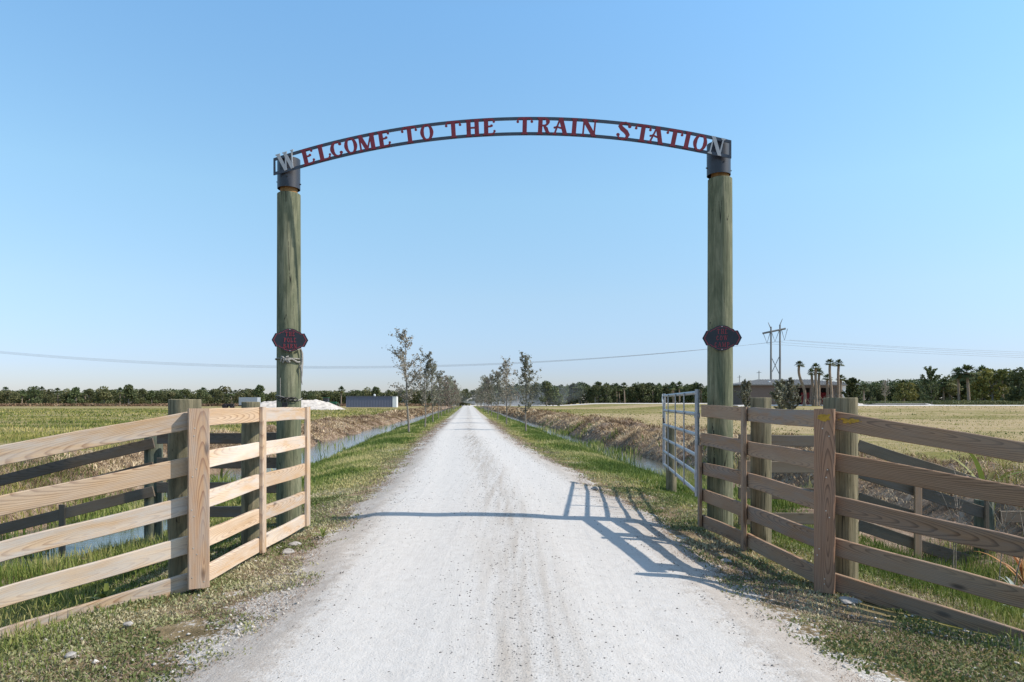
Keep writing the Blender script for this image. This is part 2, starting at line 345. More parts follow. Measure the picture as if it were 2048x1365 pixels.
# ---------------------------------------------------------------- terrain
YC = [-30, 0, 3.7, 9, 14, 28, 60, 340, 1500]; XC = [1.5, 0.22, 0.08, -0.2, -0.55, -1.78, -3.85, -22.0, -97.0]
def rc(Y):
    Y = np.asarray(Y, float)
    return (np.interp(Y - 2, YC, XC) + np.interp(Y, YC, XC) * 2 + np.interp(Y + 2, YC, XC)) / 4
UL = [0, 1.2, 1.55, 2.2, 3.0, 3.7, 4.5, 5.0, 5.4, 6.2, 7.0, 7.5, 8.2, 9.2, 10.2, 12, 14, 2000]
ZL = [.03, .055, .06, .0, -.05, -.19, -.36, -.47, -.70, -.95, -.75, -.47, -.18, .08, .14, .03, -.03, -.03]
UR = [0, 1.2, 1.55, 2.2, 3.0, 3.7, 4.3, 4.7, 5.5, 6.1, 6.5, 7.0, 7.8, 9.2, 10.6, 14, 2000]
ZR = [.03, .055, .06, .0, -.04, -.16, -.34, -.55, -.95, -.7, -.3, .06, .24, .22, .03, -.02, -.02]
def gz(X, Y, detail=True):
    X = np.asarray(X, float); Y = np.asarray(Y, float)
    u = X - rc(Y)
    wob = (fbm(X * 0.3, Y, 0.22, 2) - 0.45) * 0.9 * sst(np.abs(u), 3.2, 5.5)
    ub = u + wob * sst(Y, 10, 20)
    z = np.where(ub < 0, np.interp(-ub, UL, ZL), np.interp(ub, UR, ZR))
    fl = (1 - sst(Y, 15, 19)) * sst(ub, 3.8, 5.0); z = z + np.maximum(0, -.36 - z) * fl * .95
    fl = (1 - sst(Y, 7.6, 9.0)) * sst(-ub, 4.4, 5.2); z = z + np.maximum(0, -.42 - z) * fl * .97
    z = z + (fbm(X, Y, .8, 3) - .44) * .38 * sst(np.abs(ub), 4.4, 5.2) * (1 - sst(np.abs(ub), 7.6, 8.4)) * (1 - sst(Y, 120, 160))
    # the ditches stop at the far end of the lane
    fill = sst(Y, 300, 325); flat = np.where(np.abs(u) < 2.2, z, 0.0); z = z * (1 - fill) + flat * fill
    if detail:
        near = 1 - sst(Y, 60, 140)
        au = np.abs(u)
        z = z + (fbm(X, Y, 1.3, 4) - 0.47) * 0.07 * near * sst(au, 1.5, 2.6)
        z = z + ((fbm(X, Y, 1.3, 4) - 0.47) * 0.85 + (fbm(X, Y, .35, 2) - .38) * .5) * near * sst(au, 6.6, 7.6) * (1 - sst(au, 9.5, 11.3))
        z = z + (fbm(X, Y, 7.0, 2) - 0.37) * 0.025 * (1 - sst(Y, 15, 30)) * sst(au, 1.6, 2.2)
    z = z + 1.0 * sst(X, 22, 45) * sst(Y, 75, 122)
    return z
def g1(x, y): return float(gz(np.array([x]), np.array([y]))[0])

uu = np.concatenate([np.arange(0, 12.01, 0.11), 12.3 + 0.35 * 1.13 ** np.arange(0, 1) , ])
s_, x_ = 0.25, uu[-1]
ext = []
while x_ < 1500: s_ *= 1.11; x_ += s_; ext.append(x_)
uu = np.concatenate([uu, ext]); uu = np.concatenate([-uu[:0:-1], uu])
yy = list(np.arange(-8, 24, 0.11)); s_ = 0.11
yy = [-400, -150, -60, -30, -18, -12] + yy
while yy[-1] < 2600: s_ *= 1.022; yy.append(yy[-1] + s_)
yy = np.array(yy)
UU, YY = np.meshgrid(uu, yy); XX = UU + rc(np.clip(YY, -30, 400)); ZZ = gz(XX, YY)
au = np.abs(UU)
sandA = (1 - sst(au, 1.5, 2.45)) * 0.85 + 0.04
sandA = np.where(UU < 0, sandA, (1 - sst(au, 1.45, 2.3)) * 0.85 + 0.04) - 0.06
sandA = sandA + 0.12 * (1 - sst(YY, 4, 9)) * (1 - sst(au, 2.6, 3.6))
bankA = np.clip(sst(au, 4.6, 5.4) * (1 - sst(au, 9.6, 11.0)), 0, 1)
bankA = np.maximum(bankA, 0.68 * (1 - sst(au, 2.4, 3.4)) * (1 - sst(YY, 12, 22)) + 0 * au) * (1 - sst(YY, 300, 320))
dryA = (fbm(XX * .35, YY, .045, 3) - .42) * 1.5 * sst(UU, 8, 14) + 0.38 + 0.3 * sst(UU, 8, 14) * (1 - sst(YY, 60, 120)) + 0.10 * sst(YY, 120, 220) - 0.5 * (1 - sst(au, 3.5, 5))
nr, nc = UU.shape; idx = np.arange(nr * nc).reshape(nr, nc)
FQ = np.stack([idx[:-1, :-1], idx[:-1, 1:], idx[1:, 1:], idx[1:, :-1]], -1).reshape(-1, 4)
me = np_mesh('ground', np.stack([XX, YY, ZZ], -1).reshape(-1, 3), [FQ], M['ground'],
             {'sand': sandA.ravel(), 'bank': bankA.ravel(), 'dry': dryA.ravel()}, True)
tag(link('ground', me), None, None, kind='structure')
# road sheet: crowned, its edges dive unevenly under the verge
ur = np.arange(-2.6, 2.601, 0.05); yr = list(np.arange(-6, 16, 0.05)); s_ = 0.05
while yr[-1] < 338: s_ *= 1.03; yr.append(min(yr[-1] + s_, yr[-1] + 3))
yr = np.array(yr); U2, Y2 = np.meshgrid(ur, yr); X2 = U2 + rc(Y2)
def hwid(Y): return np.interp(Y, [0, 4, 9, 14, 20, 60, 120, 250], [1.42, 1.42, 1.58, 1.52, 1.44, 1.36, 1.5, 2.0])
a2 = np.abs(U2); hw2 = hwid(Y2) + (fbm(X2, Y2, 0.6, 3) - 0.45) * 0.35
Z2 = 0.125 - 0.013 * U2 ** 2 - np.maximum(0, a2 - hw2) * 0.13 - 0.012 * np.exp(-((a2 - 0.78) / 0.28) ** 2)
Z2 = Z2 + (fbm(X2, Y2, 5, 4) - 0.47) * 0.022 * sst(a2, 1.1, 1.7) + (fbm(X2, Y2, 8, 3) - .4) * 0.006 - np.maximum(0, a2 - 2.3) * 0.6
nr, nc = U2.shape; idx = np.arange(nr * nc).reshape(nr, nc)
FQ = np.stack([idx[:-1, :-1], idx[:-1, 1:], idx[1:, 1:], idx[1:, :-1]], -1).reshape(-1, 4)
gravA = np.exp(-((U2 - .08) / 0.33) ** 2) + 0.4 * sst(a2, 1.1, 1.5); edgeA = sst(a2, hwid(Y2) - .5, hwid(Y2) + .15)
me = np_mesh('road', np.stack([X2, Y2, Z2], -1).reshape(-1, 3), [FQ], M['road'], {'gravel': gravA.ravel(), 'edge': edgeA.ravel()}, True)
tag(link('road', me), None, None, kind='structure')
def strip(name, pts, wd, mat, dz=0.02, kind='structure', step=3.0):
    P = [Vector((a, c, 0)) for a, c in pts]; V = []; q = []
    for i in range(len(P) - 1):
        n_ = max(1, int((P[i + 1] - P[i]).length / step))
        q += [P[i].lerp(P[i + 1], k / n_) for k in range(n_)]
    q.append(P[-1])
    for i, p in enumerate(q):
        d = (q[min(i + 1, len(q) - 1)] - q[max(i - 1, 0)]).normalized(); nn = Vector((-d.y, d.x, 0))
        for k in range(7):
            e = p + nn * wd * (k / 6 - 0.5); V.append((e.x, e.y, g1(e.x, e.y) + (dz if 0 < k < 6 else -.15)))
    nr = len(q); idx = np.arange(nr * 7).reshape(nr, 7)
    Fq = np.stack([idx[:-1, :-1], idx[:-1, 1:], idx[1:, 1:], idx[1:, :-1]], -1).reshape(-1, 4)
    me = np_mesh(name, np.array(V), [Fq], mat, {'gravel': np.zeros(len(V)), 'edge': np.zeros(len(V))}, True)
    return tag(link(name, me), None, None, kind=kind)
strip('far_road', [(-30, 338), (60, 341), (96, 333), (118, 290), (112, 220), (92, 160), (72, 128)], 14, M['road'], 0.32)
strip('path', [(57, 119), (80, 121), (110, 117), (190, 112)], 3.5, M['road'], 0.13)
strip('forecourt', [(40, 123.5), (56, 122.5), (76, 122)], 9.0, M['road'], 0.16, step=1.5)
for sgn, lo, hi in ((-1, 4.6, 7.9), (1, 3.9, 7.0)):
    mb = []; ys = np.concatenate([np.arange(-25, 60, 3), np.arange(60, 316, 12)])
    for y_ in ys: mb += [(float(rc(y_)) + sgn * lo, y_, -0.5), (float(rc(y_)) + sgn * hi, y_, -0.5)]
    k = np.arange(len(ys) - 1) * 2; Fq = np.stack([k, k + 1, k + 3, k + 2], -1)
    if sgn > 0: Fq = Fq[:, ::-1]
    me = np_mesh('water', np.array(mb), [Fq[:, ::-1].copy()], M['water']); tag(link('water', me), None, None, kind='structure')

# ---------------------------------------------------------------- timber
def orient(p0, p1):
    d = (Vector(p1) - Vector(p0)); L = d.length; x = d.normalized()
    y = Vector((-x.y, x.x, 0)); y = y.normalized() if y.length > 1e-6 else Vector((0, 1, 0)); z = x.cross(y)
    m4 = Matrix((x, y, z)).transposed().to_4x4(); m4.translation = Vector(p0); return m4, L
def plank(name, p0, p1, h, th, mat, parent, warp=0.003, segs=10):
    """board along p0-p1 (centre line), height h, thickness th, eased edges"""
    m4, L = orient(p0, p1); c = min(0.005, th * 0.2); mb = MB()
    prof = [(-th / 2 + c, -h / 2), (th / 2 - c, -h / 2), (th / 2, -h / 2 + c), (th / 2, h / 2 - c), (th / 2 - c, h / 2), (-th / 2 + c, h / 2), (-th / 2, h / 2 - c), (-th / 2, -h / 2 + c)]
    ph = random.random() * 6; vs = []
    for i in range(segs + 1):
        x = L * i / segs; dz = warp * math.sin(ph + i * 0.7); dy = warp * math.cos(ph * 2 + i * 0.5)
        if i in (0, segs): dy = dz = 0
        vs += [(x, a + dy, q + dz) for a, q in prof]
    fs = [(i * 8 + j, i * 8 + (j + 1) % 8, (i + 1) * 8 + (j + 1) % 8, (i + 1) * 8 + j) for i in range(segs) for j in range(8)]
    fs += [tuple(range(7, -1, -1)), tuple(segs * 8 + j for j in range(8))]
    mb.add(vs, fs); return mb.build(name, mat, parent, m4)
def upright(name, x, y, z0, z1, wx, wy, mat, parent, rz=0.0):
    """vertical board; local X runs up so that the grain does too; rz is the direction of its wide side"""
    if wy > wx: wx, wy, rz = wy, wx, rz - math.pi / 2
    m4 = Matrix.Translation((x, y, z0)) @ Matrix.Rotation(rz, 4, 'Z') @ Matrix(((0, 0, -1, 0), (0, 1, 0, 0), (1, 0, 0, 0), (0, 0, 0, 1)))
    c = min(0.007, wx * 0.2); L = z1 - z0; mb = MB()
    prof = [(-wy / 2 + c, -wx / 2), (wy / 2 - c, -wx / 2), (wy / 2, -wx / 2 + c), (wy / 2, wx / 2 - c), (wy / 2 - c, wx / 2), (-wy / 2 + c, wx / 2), (-wy / 2, wx / 2 - c), (-wy / 2, -wx / 2 + c)]
    vs = [(x_, a, q) for x_ in (0, L) for a, q in prof]
    mb.add(vs, [(j, (j + 1) % 8, 8 + (j + 1) % 8, 8 + j) for j in range(8)] + [tuple(range(7, -1, -1)), tuple(range(8, 16))])
    return mb.build(name, mat, parent, m4)
def roundpost(name, x, y, z0, z1, r0, r1, mat, parent, rings=None, n=28, tilt=(0, 0), rough=0.02):
    rings = rings or max(6, int((z1 - z0) / 0.12)); mb = MB(); vs = []; sd = random.random() * 50
    for i in range(rings + 1):
        f = i / rings; z = (z1 - z0) * f; r = r0 + (r1 - r0) * f
        for j in range(n):
            a = 2 * math.pi * j / n
            q = r * (1 + rough * (float(vnoise(math.cos(a) * 1.6 + sd, z * 0.9 + math.sin(a) * 1.6)) - 0.5) * 2)
            vs.append((q * math.cos(a) + tilt[0] * f, q * math.sin(a) + tilt[1] * f, z))
    k = rings * n
    for j in range(n):     # eased rim
        a = 2 * math.pi * j / n; vs.append(((r1 - 0.006) * math.cos(a) + tilt[0], (r1 - 0.006) * math.sin(a) + tilt[1], z1 - z0 + 0.005))
    fs = [(i * n + j, i * n + (j + 1) % n, (i + 1) * n + (j + 1) % n, (i + 1) * n + j) for i in range(rings + 1) for j in range(n)]
    fs.append(tuple(k + n + j for j in range(n))); mb.add(vs, fs)
    return mb.build(name, mat, parent, Matrix.Translation((x, y, z0)), smooth=True)
RH = 0.14; TH = 0.038
TOPS = [1.450, 1.113, 0.790, 0.472, 0.180]          # tops of the five rails at a level panel
def panel(p0, p1, zt0, zt1, mat, par, ext0=0.0, ext1=0.0, hmul=1.0):
    """five rails between plan points; zt = z tops of the rails at both ends"""
    a = Vector((*p0, 0)); c = Vector((*p1, 0)); d = (c - a).normalized()
    for q0, q1 in zip(zt0, zt1):
        j0 = random.uniform(-.006, .006); j1 = random.uniform(-.006, .006)
        e0 = a - d * ext0; e1 = c + d * ext1
        plank('rail', (e0.x, e0.y, q0 - RH / 2 + j0), (e1.x, e1.y, q1 - RH / 2 + j1), RH, TH, mat, par)
# left, new pale wing fence
lf = thing('board_fence', 'pale new pine board fence with five rails left of the white lane', 'fence', (-2.52, 5.5, 0))
W = M['new_wood']
panel((-2.47, 6.68), (-2.43, 8.04), [1.455, 1.12, .80, .475, .19], [1.45, 1.115, .79, .47, .19], W, lf)
panel((-2.515, 5.5), (-2.47, 6.66), [1.452, 1.10, .78, .46, .165], [1.455, 1.12, .80, .475, .19], W, lf)
zl0 = [1.44, 1.08, .765, .45, .15]; zl1 = [1.195, .845, .518, .195, -.095]; dxy = (-1.09, -0.70)
panel((-2.53, 5.47), (-3.62, 4.77), zl0, zl1, W, lf, 0, 0)
panel((-3.63, 4.765), (-5.2, 3.95), zl1, [v - .30 for v in zl1], W, lf)
upright('batten', -2.405, 8.02, .06, 1.452, .04, .13, M['new_wood'], lf, 0.03)
upright('batten', -2.435, 6.67, .04, 1.46, .04, .10, M['new_wood'], lf, 0.03)
upright('square_post', -2.48, 5.40, .04, 1.455, .075, .156, M['new_post'], lf, R(-62))
roundpost('post', -2.74, 5.72, -.5, 1.525, .128, .127, M['brown_post'], lf)
roundpost('post', -2.66, 6.95, -.5, 1.505, .092, .09, M['brown_post'], lf)
roundpost('post', -5.12, 4.18, -.9, .95, .12, .118, M['brown_post'], lf)
# right wing fence, brown tone with its shade painted in
rf = thing('board_fence', 'brown board fence right of the lane, shade painted into its tone, yellow paint on its square post', 'fence', (2.46, 5.4, 0))
W2 = M['brown_wood']
panel((2.365, 6.86), (2.235, 8.0), [1.455, 1.12, .80, .475, .19], [1.475, 1.14, .81, .49, .19], W2, rf)
panel((2.49, 5.43), (2.368, 6.84), [1.44, 1.10, .775, .46, .165], [1.455, 1.12, .80, .475, .19], W2, rf)
zr0 = [1.43, 1.11, .775, .445, .165]; zr1 = [1.234, .928, .59, .25, -.035]
panel((2.53, 5.38), (3.46, 4.60), zr0, zr1, W2, rf)
panel((3.47, 4.59), (5.0, 3.55), zr1, [v - .32 for v in zr1], W2, rf)
upright('batten', 2.20, 7.99, .06, 1.0, .036, .12, M['brown_wood'], rf, -0.11)
upright('batten', 2.327, 6.85, .03, 1.46, .04, .10, M['brown_wood'], rf, -0.11)
upright('square_post', 2.448, 5.345, .02, 1.452, .075, .148, M['brown_post_wood'], rf, R(60))
roundpost('post', 2.705, 5.62, -.5, 1.537, .132, .13, M['brown_post'], rf)
roundpost('post', 2.56, 7.02, -.5, 1.548, .104, .102, M['brown_post'], rf)
roundpost('post', 4.95, 3.82, -.9, .98, .12, .118, M['brown_post'], rf)
def disc_ring(cx, cz, r, n=10, y=0): return [(cx + r * math.cos(2 * math.pi * i / n), cz + r * math.sin(2 * math.pi * i / n)) for i in range(n)]
# nail heads on the square posts, yellow paint on the right one
def rail_nails(par, p, nn, zs):
    for z in zs:
        for dz in (-.04, .035):
            c = Vector((*p, z - RH / 2 + dz)) + Vector((random.uniform(-.006, .006), 0, 0)); mb = MB(); mb.tube([c, c + nn * .004], .0045, 7); mb.build('nail', M['nail'], par, Matrix.Identity(4))
for par, (px, py), a, col in ((lf, (-2.48, 5.40), R(-62), 0), (rf, (2.448, 5.345), R(60), 1)):
    wd = Vector((-math.sin(a), math.cos(a), 0)); nn = Vector((wd.y, -wd.x, 0))
    if nn.y > 0: nn = -nn
    for z in (1.30, 1.24, .98, .92, .66, .61, .36, .31, .13, .09):
        c = Vector((px, py, z)) + wd * random.uniform(-.05, .05) + nn * .0376
        mb = MB(); mb.tube([c, c + nn * .003], .0045, 8); mb.build('nail', M['nail'], par, Matrix.Identity(4))
M['yellow'] = plain('yellow_spray_paint', (0.42, 0.25, 0.04), 0.7, 0, 0.2, 0.3, 40)
def smear(c, dx, nn, w_, h_, seed, par):
    """overspray: a cluster of small thin dabs"""
    rr = random.Random(seed); mb = MB(); dx = Vector(dx).normalized(); nn = Vector(nn).normalized(); k = 0
    for i in range(70):
        u_, v_ = rr.gauss(0, .33), rr.gauss(0, .3)
        if abs(u_) > .9 or abs(v_) > .85: continue
        o = Vector(c) + dx * u_ * w_ / 2 + Vector((0, 0, v_ * h_ / 2)) + nn * (0.0008 + 0.00006 * i)
        r_ = rr.uniform(.004, .013); n = 7
        vs = [o + dx * r_ * rr.uniform(.7, 1.6) * math.cos(q * 6.283 / n) + Vector((0, 0, 1)) * r_ * rr.uniform(.6, 1) * math.sin(q * 6.283 / n) for q in range(n)]
        mb.add(vs, [tuple(range(n))])
    return mb.build('paint_smear', M['yellow'], par, Matrix.Identity(4))
wdR = Vector((-math.sin(R(60)), math.cos(R(60)), 0)); nR = Vector((wdR.y, -wdR.x, 0)); nR = nR if nR.y < 0 else -nR
smear(Vector((2.448, 5.345, 1.385)) + nR * .0378 + wdR * .0, wdR, nR, .11, .075, 1, rf)
pd = Vector((.93, -.78, 0)).normalized(); pn = Vector((pd.y, -pd.x, 0)); pn = pn if pn.y < 0 else -pn
smear(Vector((2.53, 5.38, 1.36)) + pd * .13 + pn * (.0195), pd, pn, .2, .05, 2, rf)

# ---------------------------------------------------------------- low dark side fences that drop into the ditches
OW = M['old_wood']
bl = thing('board_fence', 'low dark old board fence behind the pale fence, stepping down into the left ditch', 'fence', (-4.8, 9.2, -.5))
def rails(p0, p1, z0, z1, par, mat=OW):
    for a, c in zip(z0, z1):
        plank('rail', (*p0, a - RH / 2), (*p1, c - RH / 2), RH, .03, mat, par)
zb = [1.12, .80, .48, .17]
rails((-4.65, 8.95), (-2.92, 8.75), [v - .02 for v in zb], zb, bl)
zq = [1.04, .72, .40, .07, -.27]
rails((-4.74, 9.03), (-7.0, 8.95), zq, [v - .56 for v in zq], bl)
rails((-7.0, 8.98), (-10.5, 9.1), [v - .56 for v in zq][:3], [.9, .5, .1], bl)
roundpost('post', -4.83, 9.2, -1.0, 1.10, .117, .113, M['blue_post'], bl)
roundpost('post', -4.55, 9.12, -1.0, 1.02, .05, .05, M['brown_post'], bl)
upright('batten', -5.92, 8.98, -.75, .16, .085, .03, OW, bl)
roundpost('post', -7.0, 9.14, -1.4, .62, .10, .10, M['brown_post'], bl)
roundpost('post', -10.4, 9.22, -.6, 1.1, .10, .10, M['brown_post'], bl)
br = thing('board_fence', 'low dark old board fence behind the brown fence, sloping down into the right ditch', 'fence', (4.2, 8.4, -.3))
rails((2.74, 8.25), (4.22, 8.40), zb, [v - .03 for v in zb], br)
zq = [1.05, .72, .40, .07]; ze = [.56, .24, -.08, -.40]
rails((4.25, 8.38), (5.70, 8.2), zq, ze, br)
rails((5.86, 8.2), (8.6, 8.3), [.50, .20], [.47, .18], br)
roundpost('post', 5.78, 8.36, -1.2, .31, .105, .103, M['blue_post'], br)
upright('batten', 5.68, 8.17, -.7, .33, .05, .03, OW, br)
upright('batten', 4.90, 8.24, -.45, .50, .09, .03, M['brown_wood'], br)
roundpost('post', 4.22, 8.55, -.8, 1.12, .10, .098, M['brown_post'], br)
roundpost('post', 8.6, 8.42, -.6, .6, .10, .098, M['brown_post'], br)

# ---------------------------------------------------------------- tall gateway poles
PL = (-2.745, 8.40); PR = (2.445, 8.02)
def gate_pole(x, y, zshoulder, label):
    t_ = thing('gate_pole', label, 'pole', (x, y, g1(x, y)))
    roundpost('shaft', x, y, -.6, zshoulder, .152, .138, M['green_post'], t_, rings=60, n=36, rough=.015)
    roundpost('neck', x, y, zshoulder - .004, zshoulder + .34, .104, .100, M['bare_neck'], t_, rings=4)
    return t_
gate_pole(*PL, 4.06, 'tall green timber pole under the left end of the arch sign, roped')
gate_pole(*PR, 4.12, 'tall green round timber pole carrying the right end of the arch sign')

# ---------------------------------------------------------------- western letters as cut-out shapes (unit height)
def arcp(cx, cy, rx, ry, a0, a1, n=14): return [(cx + rx * math.cos(R(a0 + (a1 - a0) * i / n)), cy + ry * math.sin(R(a0 + (a1 - a0) * i / n))) for i in range(n + 1)]
def rib(pts, ws):                      # ribbon outline(s) as quads along a path
    n = len(pts)
    if not isinstance(ws, (list, tuple)): ws = [ws] * n
    if len(ws) != n: ws = [float(np.interp(i / (n - 1), np.linspace(0, 1, len(ws)), ws)) for i in range(n)]
    L, Rr = [], []
    for i in range(n):
        a = pts[max(i - 1, 0)]; c = pts[min(i + 1, n - 1)]; dx, dy = c[0] - a[0], c[1] - a[1]; l = math.hypot(dx, dy) or 1
        nx, ny = -dy / l * ws[i] / 2, dx / l * ws[i] / 2
        L.append((pts[i][0] + nx, pts[i][1] + ny)); Rr.append((pts[i][0] - nx, pts[i][1] - ny))
    return ('rib', L, Rr)
def blob(x, y, r): return ('poly', [(x + r * math.cos(i * .6283), y + r * math.sin(i * .6283)) for i in range(10)])
def serif(x, y, w_, s=1): return rib([(x, y), (x, y + .045 * s), (x, y + .10 * s)], [w_, w_ * .86, w_ * .5])
def glyph(ch, k=1.0):
    """k scales the stem weight"""
    S = .19 * k; T = .075 * k + .01
    if ch == 'I': return .34, [rib([(.17, 0), (.17, 1)], S), serif(.17, 0, .34), serif(.17, 1, .34, -1)]
    if ch == 'T': return .84, [rib([(.42, 0), (.42, .95)], S), serif(.42, 0, .36), rib([(.05, .74), (.07, .86), (.14, .94), (.28, .95), (.56, .95), (.70, .94), (.77, .86), (.79, .74)], [.06, .09, T, .1, .1, T, .09, .06]), blob(.06, .74, .06 * k), blob(.78, .74, .06 * k)]
    if ch in 'EF': return .68, [rib([(.19, 0), (.19, 1)], S), serif(.17, 0, .34), serif(.17, 1, .34, -1), rib([(.2, .95), (.42, .95), (.54, .92), (.60, .80)], [.1, .1, .1, .05]), blob(.59, .79, .055 * k), rib([(.2, .05), (.44, .05), (.57, .09), (.63, .22)], [.1, .1, .11, .05]), blob(.62, .23, .055 * k), rib([(.2, .52), (.42, .52), (.48, .56)], [T, T, .05]), blob(.47, .56, .06 * k)]
    if ch == 'L': return .70, [rib([(.19, 0), (.19, 1)], S), serif(.17, 0, .34), serif(.19, 1, .36, -1), rib([(.2, .05), (.44, .05), (.58, .09), (.65, .27)], [.1, .1, .12, .05]), blob(.64, .28, .055 * k)]
    if ch == 'C': return .68, [rib(arcp(.36, .5, .27, .43, 48, 312, 20), [.07, .08, .15, S, .15, .08, .07]), blob(.54, .76, .075 * k), blob(.54, .24, .075 * k)]
    if ch == 'O': return .70, [rib(arcp(.35, .5, .25, .45, 90, 450, 28), [.08, S * .9, .08, S * .9, .08])]
    if ch == 'H': return .78, [rib([(.18, 0), (.18, 1)], S), rib([(.60, 0), (.60, 1)], S), serif(.18, 0, .34), serif(.18, 1, .34, -1), serif(.60, 0, .34), serif(.60, 1, .34, -1), rib([(.2, .5), (.6, .5)], T)]
    if ch == 'M': return .98, [rib([(.14, 0), (.14, 1)], .08 * k), serif(.14, 0, .24), serif(.14, 1, .24, -1), rib([(.16, .97), (.48, .05)], S * .95), rib([(.48, .05), (.78, .97)], .07 * k), rib([(.80, 0), (.80, 1)], S), serif(.80, 0, .34), serif(.82, 1, .30, -1)]
    if ch == 'N': return .86, [rib([(.15, 0), (.15, 1)], .08 * k), serif(.15, 0, .26), serif(.12, 1, .2, -1), rib([(.15, .98), (.70, .04)], S), rib([(.71, 0), (.71, 1)], .08 * k), serif(.71, 0, .2), serif(.71, 1, .28, -1)]
    if ch == 'R': return .76, [rib([(.19, 0), (.19, 1)], S), serif(.18, 0, .34), serif(.17, 1, .32, -1), rib([(.2, .95), (.36, .95)] + arcp(.38, .735, .19, .215, 90, -90, 12) + [(.2, .52)], [T, T, .13, S, .13, T, T]), rib([(.36, .52), (.48, .36), (.56, .14), (.72, .03)], [.07, S * .9, S * .8, .05])]
    if ch == 'P': return .70, [rib([(.19, 0), (.19, 1)], S), serif(.18, 0, .34), serif(.17, 1, .32, -1), rib([(.2, .95), (.36, .95)] + arcp(.38, .70, .19, .25, 90, -90, 12) + [(.2, .45)], [T, T, .13, S, .13, T, T])]
    if ch == 'B': return .72, [rib([(.19, 0), (.19, 1)], S), serif(.17, 0, .32), serif(.17, 1, .32, -1), rib([(.2, .95), (.34, .95)] + arcp(.36, .745, .17, .205, 90, -90, 12) + [(.2, .54)], [T, T, .13, S * .9, .13, T, T]), rib([(.2, .52), (.34, .52)] + arcp(.38, .285, .20, .235, 90, -90, 12) + [(.2, .05)], [T, T, .13, S, .13, T, T])]
    if ch == 'A': return .80, [rib([(.12, .02), (.38, 1)], .08 * k), rib([(.40, 1), (.66, .02)], S), serif(.12, 0, .24), serif(.66, 0, .3), rib([(.10, .40), (.20, .48), (.34, .42), (.56, .36)], [.05, .07, T, T]), blob(.11, .41, .05 * k)]
    if ch == 'S': return .72, [rib([(.60, .78), (.56, .90), (.40, .955), (.22, .89), (.17, .74), (.28, .60), (.46, .46), (.56, .30), (.52, .13), (.34, .045), (.17, .10), (.11, .26)], [.06, .09, .09, .13, S * .9, S, S, S * .9, .13, .09, .09, .06]), blob(.60, .76, .07 * k), blob(.12, .27, .07 * k)]
    if ch == 'W': return 1.1, [rib([(.14, .98), (.36, .03)], S), rib([(.36, .03), (.55, .85)], .07 * k), rib([(.52, .98), (.74, .03)], S), rib([(.74, .03), (.93, .98)], .07 * k), serif(.14, 1, .30, -1), serif(.53, 1, .28, -1), serif(.95, 1, .2, -1)]
    return .5, []
def glyph_mesh(ch, hgt, th, to3, k=1.0, wscale=1.0):
    """to3(x, z, d): glyph plane to world; strokes differ a little in depth so no two faces coincide"""
    wd, st = glyph(ch, k); mb = MB()
    for i, s in enumerate(st):
        d0, d1 = -.0003 * i, th + .0003 * i
        q = lambda p, d: to3((p[0] - wd / 2) * hgt * wscale, p[1] * hgt, d)
        if s[0] == 'poly':
            n = len(s[1]); vs = [q(p, d0) for p in s[1]] + [q(p, d1) for p in s[1]]
            mb.add(vs, [tuple(range(n)), tuple(reversed(range(n, 2 * n)))] + [(j, j + n, (j + 1) % n + n, (j + 1) % n) for j in range(n)])
        else:
            L, Rr = s[1], s[2]; n = len(L); vs = [q(p, d0) for p in L] + [q(p, d0) for p in Rr] + [q(p, d1) for p in L] + [q(p, d1) for p in Rr]
            fs = []
            for j in range(n - 1):
                fs += [(j, j + 1, n + j + 1, n + j), (2 * n + j + 1, 2 * n + j, 3 * n + j, 3 * n + j + 1), (j + 1, j, 2 * n + j, 2 * n + j + 1), (n + j, n + j + 1, 3 * n + j + 1, 3 * n + j)]
            fs += [(0, n, 3 * n, 2 * n), (2 * n - 1, n - 1, 3 * n - 1, 4 * n - 1)]
            mb.add(vs, fs)
    return mb, wd * hgt * wscale

# ---------------------------------------------------------------- arch sign
A0 = Vector((-2.878, 8.249, 0)); A1 = Vector((2.514, 7.833, 0)); AD = (A1 - A0).normalized(); AN = Vector((AD.y, -AD.x, 0))   # AN points to the camera
if AN.y > 0: AN = -AN
AL = (A1 - A0).length; ZE0, ZE1, ZM = 4.452, 4.508, 4.855
def arch_top(s):            # s along the chord -> height of the outer edge
    f = s / AL; h = ZM - (ZE0 + ZE1) / 2; Rr = (AL * AL / 4 + h * h) / (2 * h)
    return ZE0 + (ZE1 - ZE0) * f + math.sqrt(max(Rr * Rr - (s - AL / 2) ** 2, 0)) - (Rr - h)
def arch_slope(s): return math.atan2(arch_top(s + .01) - arch_top(s - .01), .02)
def arch_pt(s, dz, d):      # dz measured down the normal of the arc
    a = arch_slope(s); ss = s + math.sin(a) * dz * min(1.0, max(0.0, min(s, AL - s) / .3)); z = arch_top(s) - math.cos(a) * dz
    p = A0 + AD * ss + AN * d; return Vector((p.x, p.y, z))
arch = thing('arch_sign', 'long curved steel arch sign over the lane with red lettering, WELCOME TO THE TRAIN STATION', 'sign', (-.18, 8.05, 4.3))
AH = .214; BW = .036; NB = 56
def arch_bar(name, z0, z1, d0, d1):
    mb = MB(); vs = []
    for i in range(NB + 1):
        s = AL * i / NB; vs += [arch_pt(s, z0, d0), arch_pt(s, z1, d0), arch_pt(s, z1, d1), arch_pt(s, z0, d1)]
    fs = [(i * 4 + j, i * 4 + (j + 1) % 4, i * 4 + 4 + (j + 1) % 4, i * 4 + 4 + j) for i in range(NB) for j in range(4)] + [(0, 3, 2, 1), tuple(NB * 4 + j for j in range(4))]
    mb.add(vs, fs); mb.build(name, M['arch_steel'], arch, Matrix.Identity(4))
arch_bar('upper_bar', 0, BW, 0, .012); arch_bar('lower_bar', AH - BW, AH, 0, .012)
